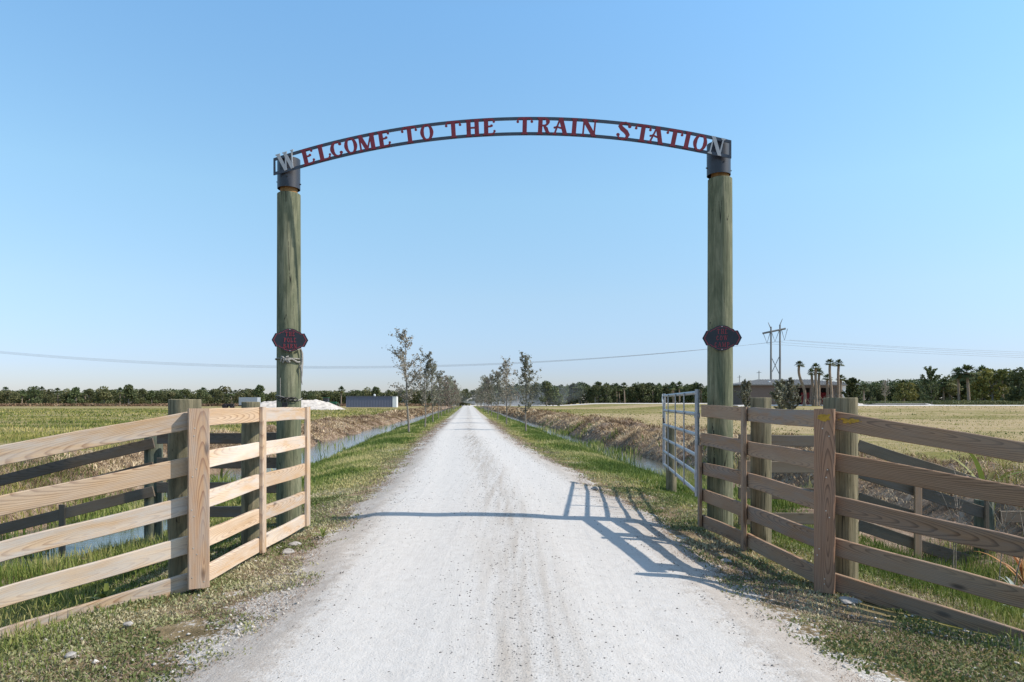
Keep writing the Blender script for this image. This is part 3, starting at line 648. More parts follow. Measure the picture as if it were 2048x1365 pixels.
for s in (0.009, AL - .009):
    mb = MB(); vs = [arch_pt(s + e, z, d) for e in (-.010, .010) for z in (.001, AH - .001) for d in (-.001, .013)]
    mb.add(vs, [(0, 1, 3, 2), (4, 6, 7, 5), (0, 4, 5, 1), (2, 3, 7, 6), (0, 2, 6, 4), (1, 5, 7, 3)]); mb.build('end_bar', M['arch_steel'], arch, Matrix.Identity(4))
def s_at_px(px):
    a = (px - 1024) / F      # ray X = a Y meets the sign plane
    t_ = (A0.x - a * A0.y) / (a * AD.y - AD.x); return t_
SIGN = [('W', 573, 1.13), ('E', 612.5, 1), ('L', 645, 1), ('C', 671, 1), ('O', 699, 1), ('M', 731, 1), ('E', 766, 1), ('T', 817.5, 1), ('O', 852.5, 1), ('T', 906, 1), ('H', 945, 1), ('E', 978, 1),
        ('T', 1050, 1), ('R', 1089, 1), ('A', 1122, 1), ('I', 1150, 1), ('N', 1180, 1), ('S', 1250, 1.1), ('T', 1288, 1), ('A', 1316, 1), ('T', 1351.5, 1), ('I', 1378, 1), ('O', 1404, 1), ('N', 1435, 1.03)]
for i, (ch, px, hs) in enumerate(SIGN):
    s = s_at_px(px); a = arch_slope(s); mid = arch_pt(s, AH / 2, .013); lh = (AH - .018) * hs
    ex = AD * math.cos(a) + Vector((0, 0, math.sin(a))); ez = Vector((0, 0, math.cos(a))) - AD * math.sin(a)
    if ch == 'W': mid = mid + Vector((0, 0, .02)); 
    to3 = lambda x, z, d: mid + ex * x + ez * (z - lh / 2) + AN * d
    gm = i in (0, len(SIGN) - 1)
    mb, _ = glyph_mesh(ch, lh, .008, to3, .95 if gm else 1.18, 1.0 if gm else 1.17)
    o = mb.build('letter', M['grey_letter'] if gm else M['red_letter'], arch, Matrix.Identity(4))
    if gm: o['label'] = 'bare grey steel letter ' + ch
for (x, y), dx, z0, z1 in ((PL, 0.0, 4.125, 4.49), (PR, -.018, 4.165, 4.53)):
    mb = MB(); n = 40; ro, ri = .136, .130; vs = []
    for r_, z in ((ro, z0), (ro, z1), (ri, z1 - .001), (ri, z0)):
        vs += [(r_ * math.cos(2 * math.pi * j / n), r_ * math.sin(2 * math.pi * j / n), z) for j in range(n)]
    mb.add([(x + dx + a, y - .005 + c, z) for a, c, z in vs], [(k * n + j, k * n + (j + 1) % n, ((k + 1) % 4) * n + (j + 1) % n, ((k + 1) % 4) * n + j) for k in range(4) for j in range(n)])
    for q in (0, 1, 2): mb.tube([(x + dx + (.134 if q == 0 else -.134 if q == 1 else 0.02), y - .005 - (.134 if q == 2 else 0), z0 + .06 + .03 * q), (x + dx + (.15 if q == 0 else -.15 if q == 1 else .02), y - .005 - (.148 if q == 2 else 0), z0 + .06 + .03 * q)], .008, 6)
    mb.build('post_sleeve', M['dark_steel'], arch, Matrix.Identity(4), smooth=True)

# ---------------------------------------------------------------- plaques on the poles
def plaque(px, py, zc, wd, lines, label):
    p = thing('name_plaque', label, 'sign', (px, py, zc))
    half = [(0, .66), (.16, .645), (.32, .59), (.44, .50), (.58, .46), (.65, .38), (.80, .385), (1.0, 0)]
    q = half + [(x, -z) for x, z in half[-2::-1]]; q = q + [(-x, z) for x, z in q[-2:0:-1]]
    hw_ = wd / 2; fw = Vector((-px, -py, 0)).normalized(); fw = Vector((fw.x * .5, fw.y, 0)).normalized(); ax = Vector((-fw.y, fw.x, 0))
    C0 = Vector((px, py, zc)); W3 = lambda x, z, d: C0 + ax * x + Vector((0, 0, z)) + fw * d
    mb = MB(); n = len(q); mb.add([W3(x * hw_, z * hw_, 0) for x, z in q] + [W3(x * hw_, z * hw_, .006) for x, z in q], [tuple(range(n)), tuple(reversed(range(n, 2 * n)))] + [(i, i + n, (i + 1) % n + n, (i + 1) % n) for i in range(n)])
    mb.build('plate', M['plaque'], p, Matrix.Identity(4))
    mb = MB()
    for i in range(n):        # thin inset rule
        a, c = q[i], q[(i + 1) % n]
        f0, f1 = .875, .905
        vs = [W3(a[0] * hw_ * f, a[1] * hw_ * f, d) for f in (f0, f1) for d in (.0055, .0072)] + [W3(c[0] * hw_ * f, c[1] * hw_ * f, d) for f in (f0, f1) for d in (.0055, .0072)]
        mb.add(vs, [(0, 1, 3, 2), (4, 6, 7, 5), (0, 4, 5, 1), (2, 3, 7, 6), (1, 5, 7, 3), (0, 2, 6, 4)])
    mb.build('border_line', M['plaque_red'], p, Matrix.Identity(4))
    lh = wd * .122
    for r_, ln in enumerate(lines):
        ws = [glyph(c)[0] * lh * .86 for c in ln]; gap = lh * .13; tot = sum(ws) + gap * (len(ln) - 1); x = -tot / 2
        mb = MB()
        for c, wl in zip(ln, ws):
            xc = x + wl / 2; zc2 = (1 - r_) * lh * 1.42 - lh / 2
            m2, _ = glyph_mesh(c, lh, .003, lambda gx, gz_, d: W3(xc + gx, zc2 + gz_, .0062 + d), .58, .80)
            mb.add(m2.v, m2.f); x += wl + gap
        mb.build('lettering', M['plaque_red'], p, Matrix.Identity(4))
    for z in (.60, -.60): mb = MB(); mb.tube([W3(0, z * hw_, .006), W3(0, z * hw_, .009)], .006, 8); mb.build('screw', M['nail'], p, Matrix.Identity(4))
plaque(-2.675, 8.225, 2.255, .425, ['THE', 'POLE', 'BARN'], 'black shaped plaque reading THE POLE BARN on the left gate pole')
plaque(2.415, 7.85, 2.245, .44, ['THE', 'COW', 'CAMP'], 'black shaped plaque reading THE COW CAMP on the right gate pole')

# rope and chain on the left pole
def band(cx, cy, z, r, a0, a1, rad, tilt=0.0, n=30, wob=0.0): return [(cx + r * math.cos(R(a0 + (a1 - a0) * i / n)), cy + r * math.sin(R(a0 + (a1 - a0) * i / n)), z + tilt * math.sin(i * 6.28 / n) + wob * math.sin(i * 2.1)) for i in range(n + 1)]
rp = thing('rope_tie', 'grey rope knotted round the left pole just below its plaque', 'rope', (PL[0], PL[1] - .15, 2.0))
mb = MB(); mb.tube(band(PL[0], PL[1], 2.03, .158, -180, 180, .008, .01), .007, 6); mb.tube(band(PL[0], PL[1], 2.015, .16, -90, -10, .008, .02), .011, 6)
mb.build('rope_loop', M['rope'], rp, Matrix.Identity(4), smooth=True)
mb = MB()
for i in range(7):
    a = R(-100 + i * 5); c = Vector((PL[0] + .165 * math.cos(a), PL[1] + .165 * math.sin(a), 2.02 + .02 * math.sin(i * 2))); mb.tube([c + Vector((-.02, 0, -.02 * (-1) ** i)), c + Vector((0, -.015, .012)), c + Vector((.02, 0, .02 * (-1) ** i))], .012, 6)
mb.build('knot', M['rope'], rp, Matrix.Identity(4), smooth=True)
mb = MB(); x0, y0 = PL[0] + .165, PL[1] - .05
mb.tube([(x0 - .03, y0 - .06, 2.14), (x0 + .0, y0 - .02, 2.16), (x0 + .012, y0, 2.10), (x0 + .015, y0, 1.98), (x0 + .005, y0 - .02, 1.94), (x0 + .008, y0, 1.86), (x0 + .003, y0, 1.78), (x0 + .014, y0, 1.72)], [.012, .013, .014, .014, .022, .012, .008, .005], 7)
mb.build('rope_end', M['rope'], rp, Matrix.Identity(4), smooth=True)
ch = thing('chain_latch', 'dark chain and padlock on the left pole just above the fence top', 'latch', (PL[0] + .03, PL[1] - .16, 1.5))
mb = MB(); mb.tube(band(PL[0], PL[1], 1.56, .156, -185, 10, .008, .03), .006, 6); mb.build('strap', M['rope'], ch, Matrix.Identity(4))
for i in range(8):
    a = R(-122 + i * 11); c = Vector((PL[0] + .168 * math.cos(a), PL[1] + .168 * math.sin(a), 1.55 + .012 * (-1) ** i)); tg = Vector((-math.sin(a), math.cos(a), 0)); upv = Vector((0, 0, 1)) if i % 2 else Vector((math.cos(a), math.sin(a), 0))
    mb = MB(); mb.tube([c + tg * .03 * math.cos(q * .785) + upv * .018 * math.sin(q * .785) for q in range(9)], .0055, 6, False); mb.build('chain_link', M['rust'], ch, Matrix.Identity(4), smooth=True)
mb = MB(); mb.box((PL[0] + .01, PL[1] - .185, 1.475), (.062, .024, .055)); mb.tube([(PL[0] - .012, PL[1] - .185, 1.50), (PL[0] - .012, PL[1] - .185, 1.535), (PL[0] + .01, PL[1] - .185, 1.552), (PL[0] + .032, PL[1] - .185, 1.535), (PL[0] + .032, PL[1] - .185, 1.50)], .005, 6)
mb.build('padlock', M['rust'], ch, Matrix.Identity(4))
mb = MB(); mb.tube([(PL[0] - .055, PL[1] - .155, 1.50), (PL[0] - .05, PL[1] - .165, 1.8)], .004, 5); mb.build('rod', M['rope'], ch, Matrix.Identity(4))

# ---------------------------------------------------------------- galvanised tube gate
G0 = Vector((2.205, 8.12, 0)); G1 = Vector((2.66, 11.95, 0)); GD = (G1 - G0).normalized(); GL = (G1 - G0).length
gt = thing('tube_gate', 'grey galvanised tube gate swung open beside the right gate pole', 'gate', (2.2, 8.12, .4))
gp = lambda s, z, off=0.0: G0 + GD * s + Vector((GD.y, -GD.x, 0)) * off + Vector((0, 0, z))
for s, nm in ((0.02, 'stile'), (GL - .02, 'stile')):
    mb = MB(); mb.tube([gp(s, .385), gp(s, 1.66)], .027, 12); mb.build(nm, M['galv'], gt, Matrix.Identity(4), smooth=True)
for f in (0.02, .225, .425, .625, .80, .98):
    z = 1.645 - f * 1.24; mb = MB(); mb.tube([gp(.03, z), gp(GL - .03, z)], .0235, 12); mb.build('tube_rail', M['galv'], gt, Matrix.Identity(4), smooth=True)
ang = math.atan2(GD.y, GD.x)
for f in (.25, .5, .75):
    mb = MB(); mb.box((0, 0, 0), (.055, .012, 1.22), Matrix.Rotation(ang, 4, 'Z')); c = gp(GL * f, 1.02, -.032); mb.v = [(a + c.x, b_ + c.y, d + c.z) for a, b_, d in mb.v]
    mb.build('strut', M['galv'], gt, Matrix.Identity(4))
for z in (1.35, .62):
    mb = MB(); mb.tube([gp(-.06, z), gp(.02, z)], .014, 8); mb.tube([gp(.02, z - .03), gp(.02, z + .03)], .036, 10); mb.build('hinge', M['galv'], gt, Matrix.Identity(4))
mb = MB(); mb.tube([gp(GL - .55, 1.17, -.05), gp(GL - .5, 1.23, -.06), gp(GL - .42, 1.17, -.04)], .018, 7); mb.build('latch', M['rust'], gt, Matrix.Identity(4))
gtag = MB(); c = gp(GL - .1, 1.54, -.035)
gtag.box((0, 0, 0), (.20, .004, .12), Matrix.Rotation(ang, 4, 'Z') @ Matrix.Rotation(R(-40), 4, 'Y')); gtag.v = [(a + c.x, b_ + c.y, d + c.z) for a, b_, d in gtag.v]
gtag.build('tag', M['white'], gt, Matrix.Identity(4))
hp = roundpost('gate_stop_post', 2.80, 12.0, -.5, 1.09, .092, .09, M['brown_post'], None)
tag(hp, 'short round timber post under the far end of the open tube gate', 'post')
I4 = Matrix.Identity(4)
# ================================================================ vegetation kit
def blades(name, P, h, wd, mat, lean=0.45, seed=1, tint=None, flat=0.0, cup=True):
    """P (n,3) roots; each blade is a bent strip of two faces"""
    r = np.random.RandomState(seed); n = len(P); h = np.broadcast_to(h, n) * r.uniform(.6, 1.25, n); wd = np.broadcast_to(wd, n) * r.uniform(.7, 1.3, n)
    a = r.uniform(0, 2 * np.pi, n); b_ = r.uniform(0, 2 * np.pi, n)
    ln = np.abs(r.normal(0, lean, n)) + flat; ln = np.clip(ln, 0, 1.45)
    d = np.stack([np.cos(a), np.sin(a), 0 * a], 1); s = np.stack([-np.sin(b_), np.cos(b_), 0 * a], 1) * (wd / 2)[:, None]
    up = np.array([0, 0, 1.0])
    mid = P + (d * np.sin(ln * .6)[:, None] + up * np.cos(ln * .6)[:, None]) * (h * .55)[:, None]
    tip = mid + (d * np.sin(ln * 1.25)[:, None] + up * np.cos(ln * 1.25)[:, None]) * (h * .5)[:, None]
    V = np.stack([P - s * .8, P + s * .8, mid + s, mid - s, tip], 1).reshape(-1, 3); k = np.arange(n) * 5
    q = np.stack([k, k + 1, k + 2, k + 3], 1); t_ = np.stack([k + 3, k + 2, k + 4], 1)
    tn = r.beta(1.6, 2.2, n) if tint is None else np.clip(tint + r.normal(0, .16, n), 0, 1)
    return np_mesh(name, V, [q, t_], mat, {'tint': np.repeat(tn, 5)})
def scatter(u0, u1, y0, y1, n, seed, keep=None):
    r = np.random.RandomState(seed); Y = r.uniform(y0, y1, n); U = r.uniform(u0, u1, n); X = U + rc(Y)
    if keep is not None:
        k = keep(X, Y, U, r); X, Y, U = X[k], Y[k], U[k]
    return np.stack([X, Y, gz(X, Y) - .005], 1), U
def join_me(name, meshes, label=None):
    """join raw meshes that share a material into one object"""
    Vs, Qs, Ts, A, o = [], [], [], [], 0
    for m_ in meshes:
        n = len(m_.vertices); v_ = np.empty(n * 3, np.float32); m_.vertices.foreach_get('co', v_); Vs.append(v_.reshape(-1, 3))
        a = np.empty(n, np.float32); m_.attributes['tint'].data.foreach_get('value', a); A.append(a)
        nb = n // 5; k = np.arange(nb) * 5 + o; Qs.append(np.stack([k, k + 1, k + 2, k + 3], 1)); Ts.append(np.stack([k + 3, k + 2, k + 4], 1)); o += n
    mat = meshes[0].materials[0]; me = np_mesh(name, np.concatenate(Vs), [np.concatenate(Qs), np.concatenate(Ts)], mat, {'tint': np.concatenate(A)})
    for m_ in meshes: bpy.data.meshes.remove(m_)
    return me
def stuff(name, me, label, cat): return tag(link(name, me), label, cat, None, 'stuff')

patch = lambda X, Y, s, lo, hi: sst(fbm(X, Y, s, 3), lo, hi)
def inframe(X, Y, mg=.12):
    return np.abs(X) < Y * (0.75 + mg) + 1.2
L = []
# lush verge grass further along, low weeds close by
for sgn in (-1, 1):
    for (y0, y1, n, h, wd) in ((5.5, 12, 52000, .055, .011), (12, 22, 46000, .085, .017), (22, 42, 38000, .13, .025), (42, 90, 30000, .16, .035), (90, 250, 26000, .2, .09)):
        def keep(X, Y, U, r):
            a_ = np.abs(U); dn = sst(a_ + (fbm(X, Y, 1.1, 3) - .47) * 1.6, 2.0, 3.0) * (1 - sst(a_, 5.0, 5.7))
            dn = dn * (.25 + .75 * sst(fbm(X, Y, .9, 3), .30, .5)) * (.3 + .7 * sst(Y, 6, 14))
            return (r.rand(len(X)) < dn) & inframe(X, Y)
        P, U = scatter(*((-5.7, -1.8) if sgn < 0 else (1.8, 5.2)), y0, y1, n, 100 + int(y0) + sgn, keep)
        tn = np.clip(.36 + (fbm(P[:, 0], P[:, 1], .7, 3) - .47) * 2.4 + .45 * (1 - sst(np.abs(U), 2.2, 3.2)), 0, 1)
        hh = h * (.6 + .8 * sst(np.abs(U), 2.4, 3.6))
        L.append(blades('g', P, hh, wd, M['grass'], .8 if y0 < 22 else .55, 200 + int(y0) + sgn, tn))
# foreground green tufts behind and under the fences
for sgn in (-1, 1):
    def keep(X, Y, U, r):
        a_ = np.abs(U); dn = sst(a_ + (fbm(X, Y, 1.6, 3) - .47) * 1.8, 2.1, 3.2) * sst(fbm(X, Y, 1.3, 3), .33, .55)
        return r.rand(len(X)) < dn
    P, U = scatter(*((-6.4, -1.9) if sgn < 0 else (1.9, 6.0)), 1.5, 9, 34000, 300 + sgn, keep)
    L.append(blades('g', P, .05 + .10 * sst(np.abs(U), 2.7, 4), .006, M['grass'], .6, 330 + sgn, np.clip(.5 + (fbm(P[:, 0], P[:, 1], .8, 3) - .47) * 2, 0, 1)))
for sgn in (-1, 1):
    for (y0, y1, n, h, wd) in ((2.5, 9, 16000, .22, .008), (9, 20, 16000, .25, .012), (20, 60, 12000, .28, .03)):
        def keep(X, Y, U, r): return (r.rand(len(X)) < sst(fbm(X, Y, .55, 3), .42, .62) * (1 - (.93 if sgn < 0 else .45) * sst(Y, 12, 20))) & inframe(X, Y, .3)
        P, U = scatter(*((-7.4, -4.3) if sgn < 0 else (3.9, 7.2)), y0, y1, n, 350 + int(y0) + sgn, keep)
        P[:, 2] = np.maximum(P[:, 2], -.52); L.append(blades('g', P, h, wd, M['grass'], .55, 370 + int(y0) + sgn, np.clip(.42 + (fbm(P[:, 0], P[:, 1], .9, 3) - .47) * 2, 0, 1)))
stuff('grass', join_me('grass', L), 'green grass on the verges and ditch banks along the lane', 'grass')
# low creeping weeds: short wide leaves close to the ground
L = []
for sgn in (-1, 1):
    for (y0, y1, n, h, wd) in ((2.3, 6, 68000, .024, .013), (6, 12, 50000, .032, .016), (12, 24, 14000, .045, .02)):
        def keep(X, Y, U, r):
            a_ = np.abs(U); dn = sst(a_ + (fbm(X, Y, 2.0, 4) - .47) * 1.5, 1.65, 2.5) * sst(fbm(X, Y, 3.2, 3), .24, .42) * (1 - sst(a_, 4.2, 5.2))
            return r.rand(len(X)) < dn
        P, U = scatter(*((-5.2, -1.35) if sgn < 0 else (1.35, 5.2)), y0, y1, n, 400 + int(y0) + sgn, keep)
        P[:, 2] += np.random.RandomState(5).uniform(0, .015, len(P)); tn = np.clip(.42 + (fbm(P[:, 0], P[:, 1], 1.4, 3) - .47) * 2.4, 0, 1)
        L.append(blades('g', P, h, wd, M['weeds'], .7, 430 + int(y0) + sgn, tn, .35))
stuff('weeds', join_me('weeds', L), 'low creeping weeds with small leaves on the sandy verges', 'weeds')
# dry clippings lying along the edges of the lane
L = []
for sgn in (-1, 1):
    for (y0, y1, n, h, wd) in ((2.2, 8, 34000, .035, .0035), (8, 20, 30000, .05, .006), (20, 60, 26000, .09, .014)):
        def keep(X, Y, U, r):
            a_ = np.abs(U); dn = np.exp(-((a_ - 1.85 - (fbm(X, Y, .9, 3) - .47) * 1.0) / .34) ** 2) * sst(fbm(X, Y, 2.5, 3), .3, .55)
            return r.rand(len(X)) < dn
        P, U = scatter(*((-3.4, -1.4) if sgn < 0 else (1.4, 3.4)), y0, y1, n, 500 + int(y0) + sgn, keep)
        L.append(blades('g', P + np.array([0, 0, .012]), h, wd, M['litter'], .2, 530 + int(y0) + sgn, None, 1.15))
for sgn in (-1, 1):
    def keep(X, Y, U, r):
        return r.rand(len(X)) < sst(fbm(X, Y, 1.8, 3), .38, .6)
    P, U = scatter(*((-4.2, -1.9) if sgn < 0 else (1.9, 4.2)), 2.2, 11, 40000, 560 + sgn, keep)
    L.append(blades('g', P + np.array([0, 0, .012]), .035, .004, M['litter'], .25, 570 + sgn, None, 1.1))
stuff('clippings', join_me('clippings', L), 'dry brown clippings strewn along both edges of the white lane', 'clippings')
# field grass beyond the ditches
L = []
for sgn in (-1, 1):
    for (y0, y1, u0, u1, n, h, wd) in ((4, 16, 7.2, 16, 60000, .17, .010), (10, 32, 9.5, 34, 60000, .15, .02), (30, 75, 10, 70, 60000, .16, .05), (75, 170, 10, 150, 45000, .22, .13)):
        def keep(X, Y, U, r):
            return (r.rand(len(X)) < (.10 + .75 * sst(fbm(X, Y, .35, 3), .35, .62)) * (1 - .55 * (X > 8))) & inframe(X, Y)
        P, U = scatter(*((-u1, -u0) if sgn < 0 else (u0, u1)), y0, y1, n, 600 + int(y0) + sgn, keep)
        hh = h * (1 - .55 * sst(P[:, 0], 8, 12)); tn = np.clip(.36 + (fbm(P[:, 0] * .2, P[:, 1], .35, 3) - .47) * 2.4 + .22 * (sgn > 0) * sst(.9 - fbm(P[:, 0] * .4, P[:, 1], .12, 2), .3, .55), 0, 1)
        L.append(blades('g', P, hh, wd, M['field'], .5, 630 + int(y0) + sgn, tn))
stuff('field_grass', join_me('field_grass', L), 'half dry grass of the wide fields on both sides', 'grass')
# cut dead reeds heaped on the far ditch banks
L = []
for sgn in (-1, 1):
    for (y0, y1, n, h, wd) in ((3, 14, 26000, .17, .010), (14, 32, 40000, .19, .016), (32, 80, 36000, .24, .035), (80, 200, 16000, .6, .12)):
        def keep(X, Y, U, r):
            a_ = np.abs(U); dn = sst(a_ - (1.0 if sgn < 0 else 0), 6.15, 6.5) * (1 - sst(a_ + (fbm(X, Y, .4, 2) - .4) * 2, 9.0, 10.4)) * (.35 + .65 * sst(fbm(X, Y, 1.1, 2), .25, .5))
            return r.rand(len(X)) < dn
        P, U = scatter(*((-11.5, -7.1) if sgn < 0 else (6.1, 11)), y0, y1, n, 700 + int(y0) + sgn, keep)
        P[:, 2] += np.random.RandomState(3).uniform(0, .07, len(P)); tn = np.clip(.45 + (fbm(P[:, 0], P[:, 1], .7, 3) - .47) * 2.6, 0, 1)
        a_ = np.abs(U) - (1.0 if sgn < 0 else 0); h = h * (.3 + .7 * sst(a_, 6.2, 7.4)); L.append(blades('g', P, h, wd, M['straw'], .35, 730 + int(y0) + sgn, tn, .85))
stuff('dead_reeds', join_me('dead_reeds', L), 'cut brown dead reeds heaped along the far banks of both ditches', 'dead reeds')
# loose gravel on the lane
def stones(name, P, r_, mat, seed):
    r = np.random.RandomState(seed); n = len(P)
    base = np.array([[1, 0, 0], [0, 1, 0], [-1, 0, 0], [0, -1, 0], [0, 0, .7], [0, 0, -.5]], float)
    sc = r_[:, None, None] * r.uniform(.6, 1.3, (n, 6, 1)); a = r.uniform(0, 6.28, n); c, s = np.cos(a), np.sin(a)
    V = base[None] * sc * r.uniform(.7, 1.3, (n, 1, 3)); x = V[:, :, 0] * c[:, None] - V[:, :, 1] * s[:, None]; y = V[:, :, 0] * s[:, None] + V[:, :, 1] * c[:, None]
    V = np.stack([x, y, V[:, :, 2]], -1) + P[:, None, :]; k = np.arange(n)[:, None] * 6
    f = np.array([[0, 1, 4], [1, 2, 4], [2, 3, 4], [3, 0, 4], [1, 0, 5], [2, 1, 5], [3, 2, 5], [0, 3, 5]]); Fq = (k[:, :, None] + f[None]).reshape(-1, 3)
    return np_mesh(name, V.reshape(-1, 3), [Fq], mat)
r = np.random.RandomState(77); n = 15000; Y = 2.2 + 26 * r.rand(n) ** 1.6
U = np.where(r.rand(n) < .55, r.normal(.05, .28, n), np.where(r.rand(n) < .5, -1, 1) * r.normal(1.5, .25, n)); U = np.where(r.rand(n) < .18, r.uniform(-1.7, 1.7, n), U)
au = np.abs(U); zr_ = np.where(au < hwid(Y), .125 - .013 * U ** 2 - .012 * np.exp(-((au - .78) / .28) ** 2), .075)
M['gravel'] = plain('grey_gravel', (0.17, 0.16, 0.15), 0.95, 0, 0.1, 0.5, 3)
stuff('gravel', stones('gravel', np.stack([U + rc(Y), Y, zr_], 1), (.0022 + .0055 * r.rand(n) ** 3) * (1 + Y / 25), M['gravel'], 78), 'fine loose grey gravel down the middle and edges of the lane', 'gravel')

# pale limestone crumbs in the verges
r = np.random.RandomState(91); n = 5200; Y = 2.3 + 12 * r.rand(n) ** 1.5; U = np.where(r.rand(n) < .5, -1, 1) * (1.5 + 1.9 * r.rand(n) ** 1.4); X = U + rc(Y)
k = r.rand(n) < sst(fbm(X, Y, 1.7, 3), .36, .55); M['crumbs'] = plain('pale_limestone', (0.50, 0.465, 0.42), 0.95, 0, 0.1, 0.35, 4)
stuff('limestone_crumbs', stones('limestone_crumbs', np.stack([X, Y, gz(X, Y) + .006], 1)[k], (.005 + .016 * r.rand(n) ** 3)[k], M['crumbs'], 92), 'pale crumbs of limestone scattered in the sandy verges', 'rubble')
# rocks and scraps one can pick out
def rock(x, y, r_, label, seed, fl=.5):
    bm = bmesh.new(); bmesh.ops.create_icosphere(bm, subdivisions=3, radius=r_); rr = random.Random(seed); o = [rr.uniform(-9, 9) for _ in range(3)]
    from mathutils import noise as mn
    for v_ in bm.verts:
        k = 1 + .45 * mn.noise(v_.co / r_ * .9 + Vector(o)) + .15 * mn.noise(v_.co / r_ * 3 + Vector(o)); v_.co = Vector((v_.co.x * k, v_.co.y * k, v_.co.z * k * fl))
    me = bpy.data.meshes.new('rock'); bm.to_mesh(me); bm.free(); me.materials.append(M['stone'])
    z = max(g1(x, y), .0 if abs(x - float(rc(y))) > 1.9 else .09); ob = link('rock', me); ob.location = (x, y, z + r_ * .12); ob.rotation_euler.z = rr.uniform(0, 6); tag(ob, label, 'rock', None)
rock(-2.60, 4.62, .03, 'small white rock on the verge below the square post of the pale fence', 1)
rock(-2.62, 4.05, .032, 'pale rock in the weeds at the bottom left corner', 2)
rock(-2.28, 7.15, .07, 'white lump of limestone at the foot of the left gate end', 4)
rock(-2.22, 6.75, .06, 'smaller pale rock beside the limestone lump near the left gate end', 5)
rock(2.55, 5.15, .075, 'flat pale rock at the foot of the square post with yellow paint', 6, .3)
rock(1.98, 6.35, .05, 'pale rock in the shaded weeds along the brown fence', 7)
rock(.62, 4.08, .028, 'dark clod of earth on the lane right of its middle', 9)
rock(1.36, 11.2, .06, 'grey rock at the right edge of the lane near the tube gate', 10)

# ================================================================ trees
def leafquads(C, size, r, elong=1.6):
    n = len(C); a = r.normal(size=(n, 3)); a /= np.linalg.norm(a, axis=1)[:, None]; b_ = r.normal(size=(n, 3)); b_ -= a * (a * b_).sum(1)[:, None]; b_ /= np.linalg.norm(b_, axis=1)[:, None]
    s = np.broadcast_to(size, n)[:, None] * r.uniform(.6, 1.3, (n, 1)); A_ = a * s * elong / 2; B_ = b_ * s / 2
    V = np.stack([C - A_, C + B_, C + A_, C - B_], 1).reshape(-1, 3); k = np.arange(n) * 4; return V, np.stack([k, k + 1, k + 2, k + 3], 1)
def leaf_mesh(name, C, size, mat, r, tint=None, elong=1.6):
    V, q = leafquads(C, size, r, elong); tn = r.beta(1.6, 2.2, len(C)) if tint is None else np.clip(tint + r.normal(0, .15, len(C)), 0, 1)
    return np_mesh(name, V, [q], mat, {'tint': np.repeat(tn, 4)})
def tree_parts(root, trunk_mb, trunk_mat, crown_me):
    o = trunk_mb.build('trunk', trunk_mat, root, None, smooth=True); o.matrix_basis = I4.copy()
    c = link('crown', crown_me, root); return root
def young_oak(seed, Ht, nleaf, leaf, spread=.9, lmat='oak_leaf', c0=.26):
    r = np.random.RandomState(seed); rr = random.Random(seed); mb = MB(); tips = []
    pts = []; x = y = 0
    for i in range(11):
        f = i / 10; pts.append(Vector((x, y, Ht * f))); x += rr.uniform(-.04, .04) * Ht / 5; y += rr.uniform(-.03, .03) * Ht / 5
    rad = [.052 * Ht / 5 * (1 - f / 10.5) + .006 for f in range(11)]
    mb.tube([pts[0] - Vector((0, 0, .3))] + pts, [rad[0] * 1.2] + rad, 7)
    nb = 34
    for k in range(nb):
        f = c0 + (1 - c0) * (k + rr.random()) / nb * .97; i = min(9, int(f * 10)); p = pts[i].lerp(pts[i + 1], f * 10 - i)
        a = rr.uniform(0, 6.283) + k * 2.4; L_ = Ht * .20 * spread * (1.15 - abs(f - .42) * 1.2) * rr.uniform(.55, 1.25); el = R(rr.uniform(28, 62)); d = Vector((math.cos(a) * math.cos(el), math.sin(a) * math.cos(el), math.sin(el)))
        q = [p]; 
        for s in range(4):
            d = (d + Vector((rr.uniform(-.3, .3), rr.uniform(-.3, .3), rr.uniform(-.15, .3)))).normalized(); q.append(q[-1] + d * L_ / 4)
        mb.tube(q, [.014 * Ht / 5, .010, .008, .006, .003], 4, False)
        for s in range(1, 5):
            tips.append(q[s])
            for _ in range(2):
                e = (d + Vector((rr.uniform(-1, 1), rr.uniform(-1, 1), rr.uniform(-.4, .8)))).normalized(); t2 = q[s] + e * L_ * rr.uniform(.15, .4); mb.tube([q[s], (q[s] + t2) / 2 + Vector((0, 0, .01)), t2], [.006, .004, .002], 3, False); tips.append(t2); tips.append((t2 + q[s]) / 2)
    T = np.array([tuple(t_) for t_ in tips]); wts = r.gamma(.8, 1, len(T)); ii = r.choice(len(T), nleaf, p=wts / wts.sum())
    C = T[ii] + r.normal(0, .055 * Ht / 5, (nleaf, 3))
    return mb, leaf_mesh('crown', C, leaf, M[lmat], r)
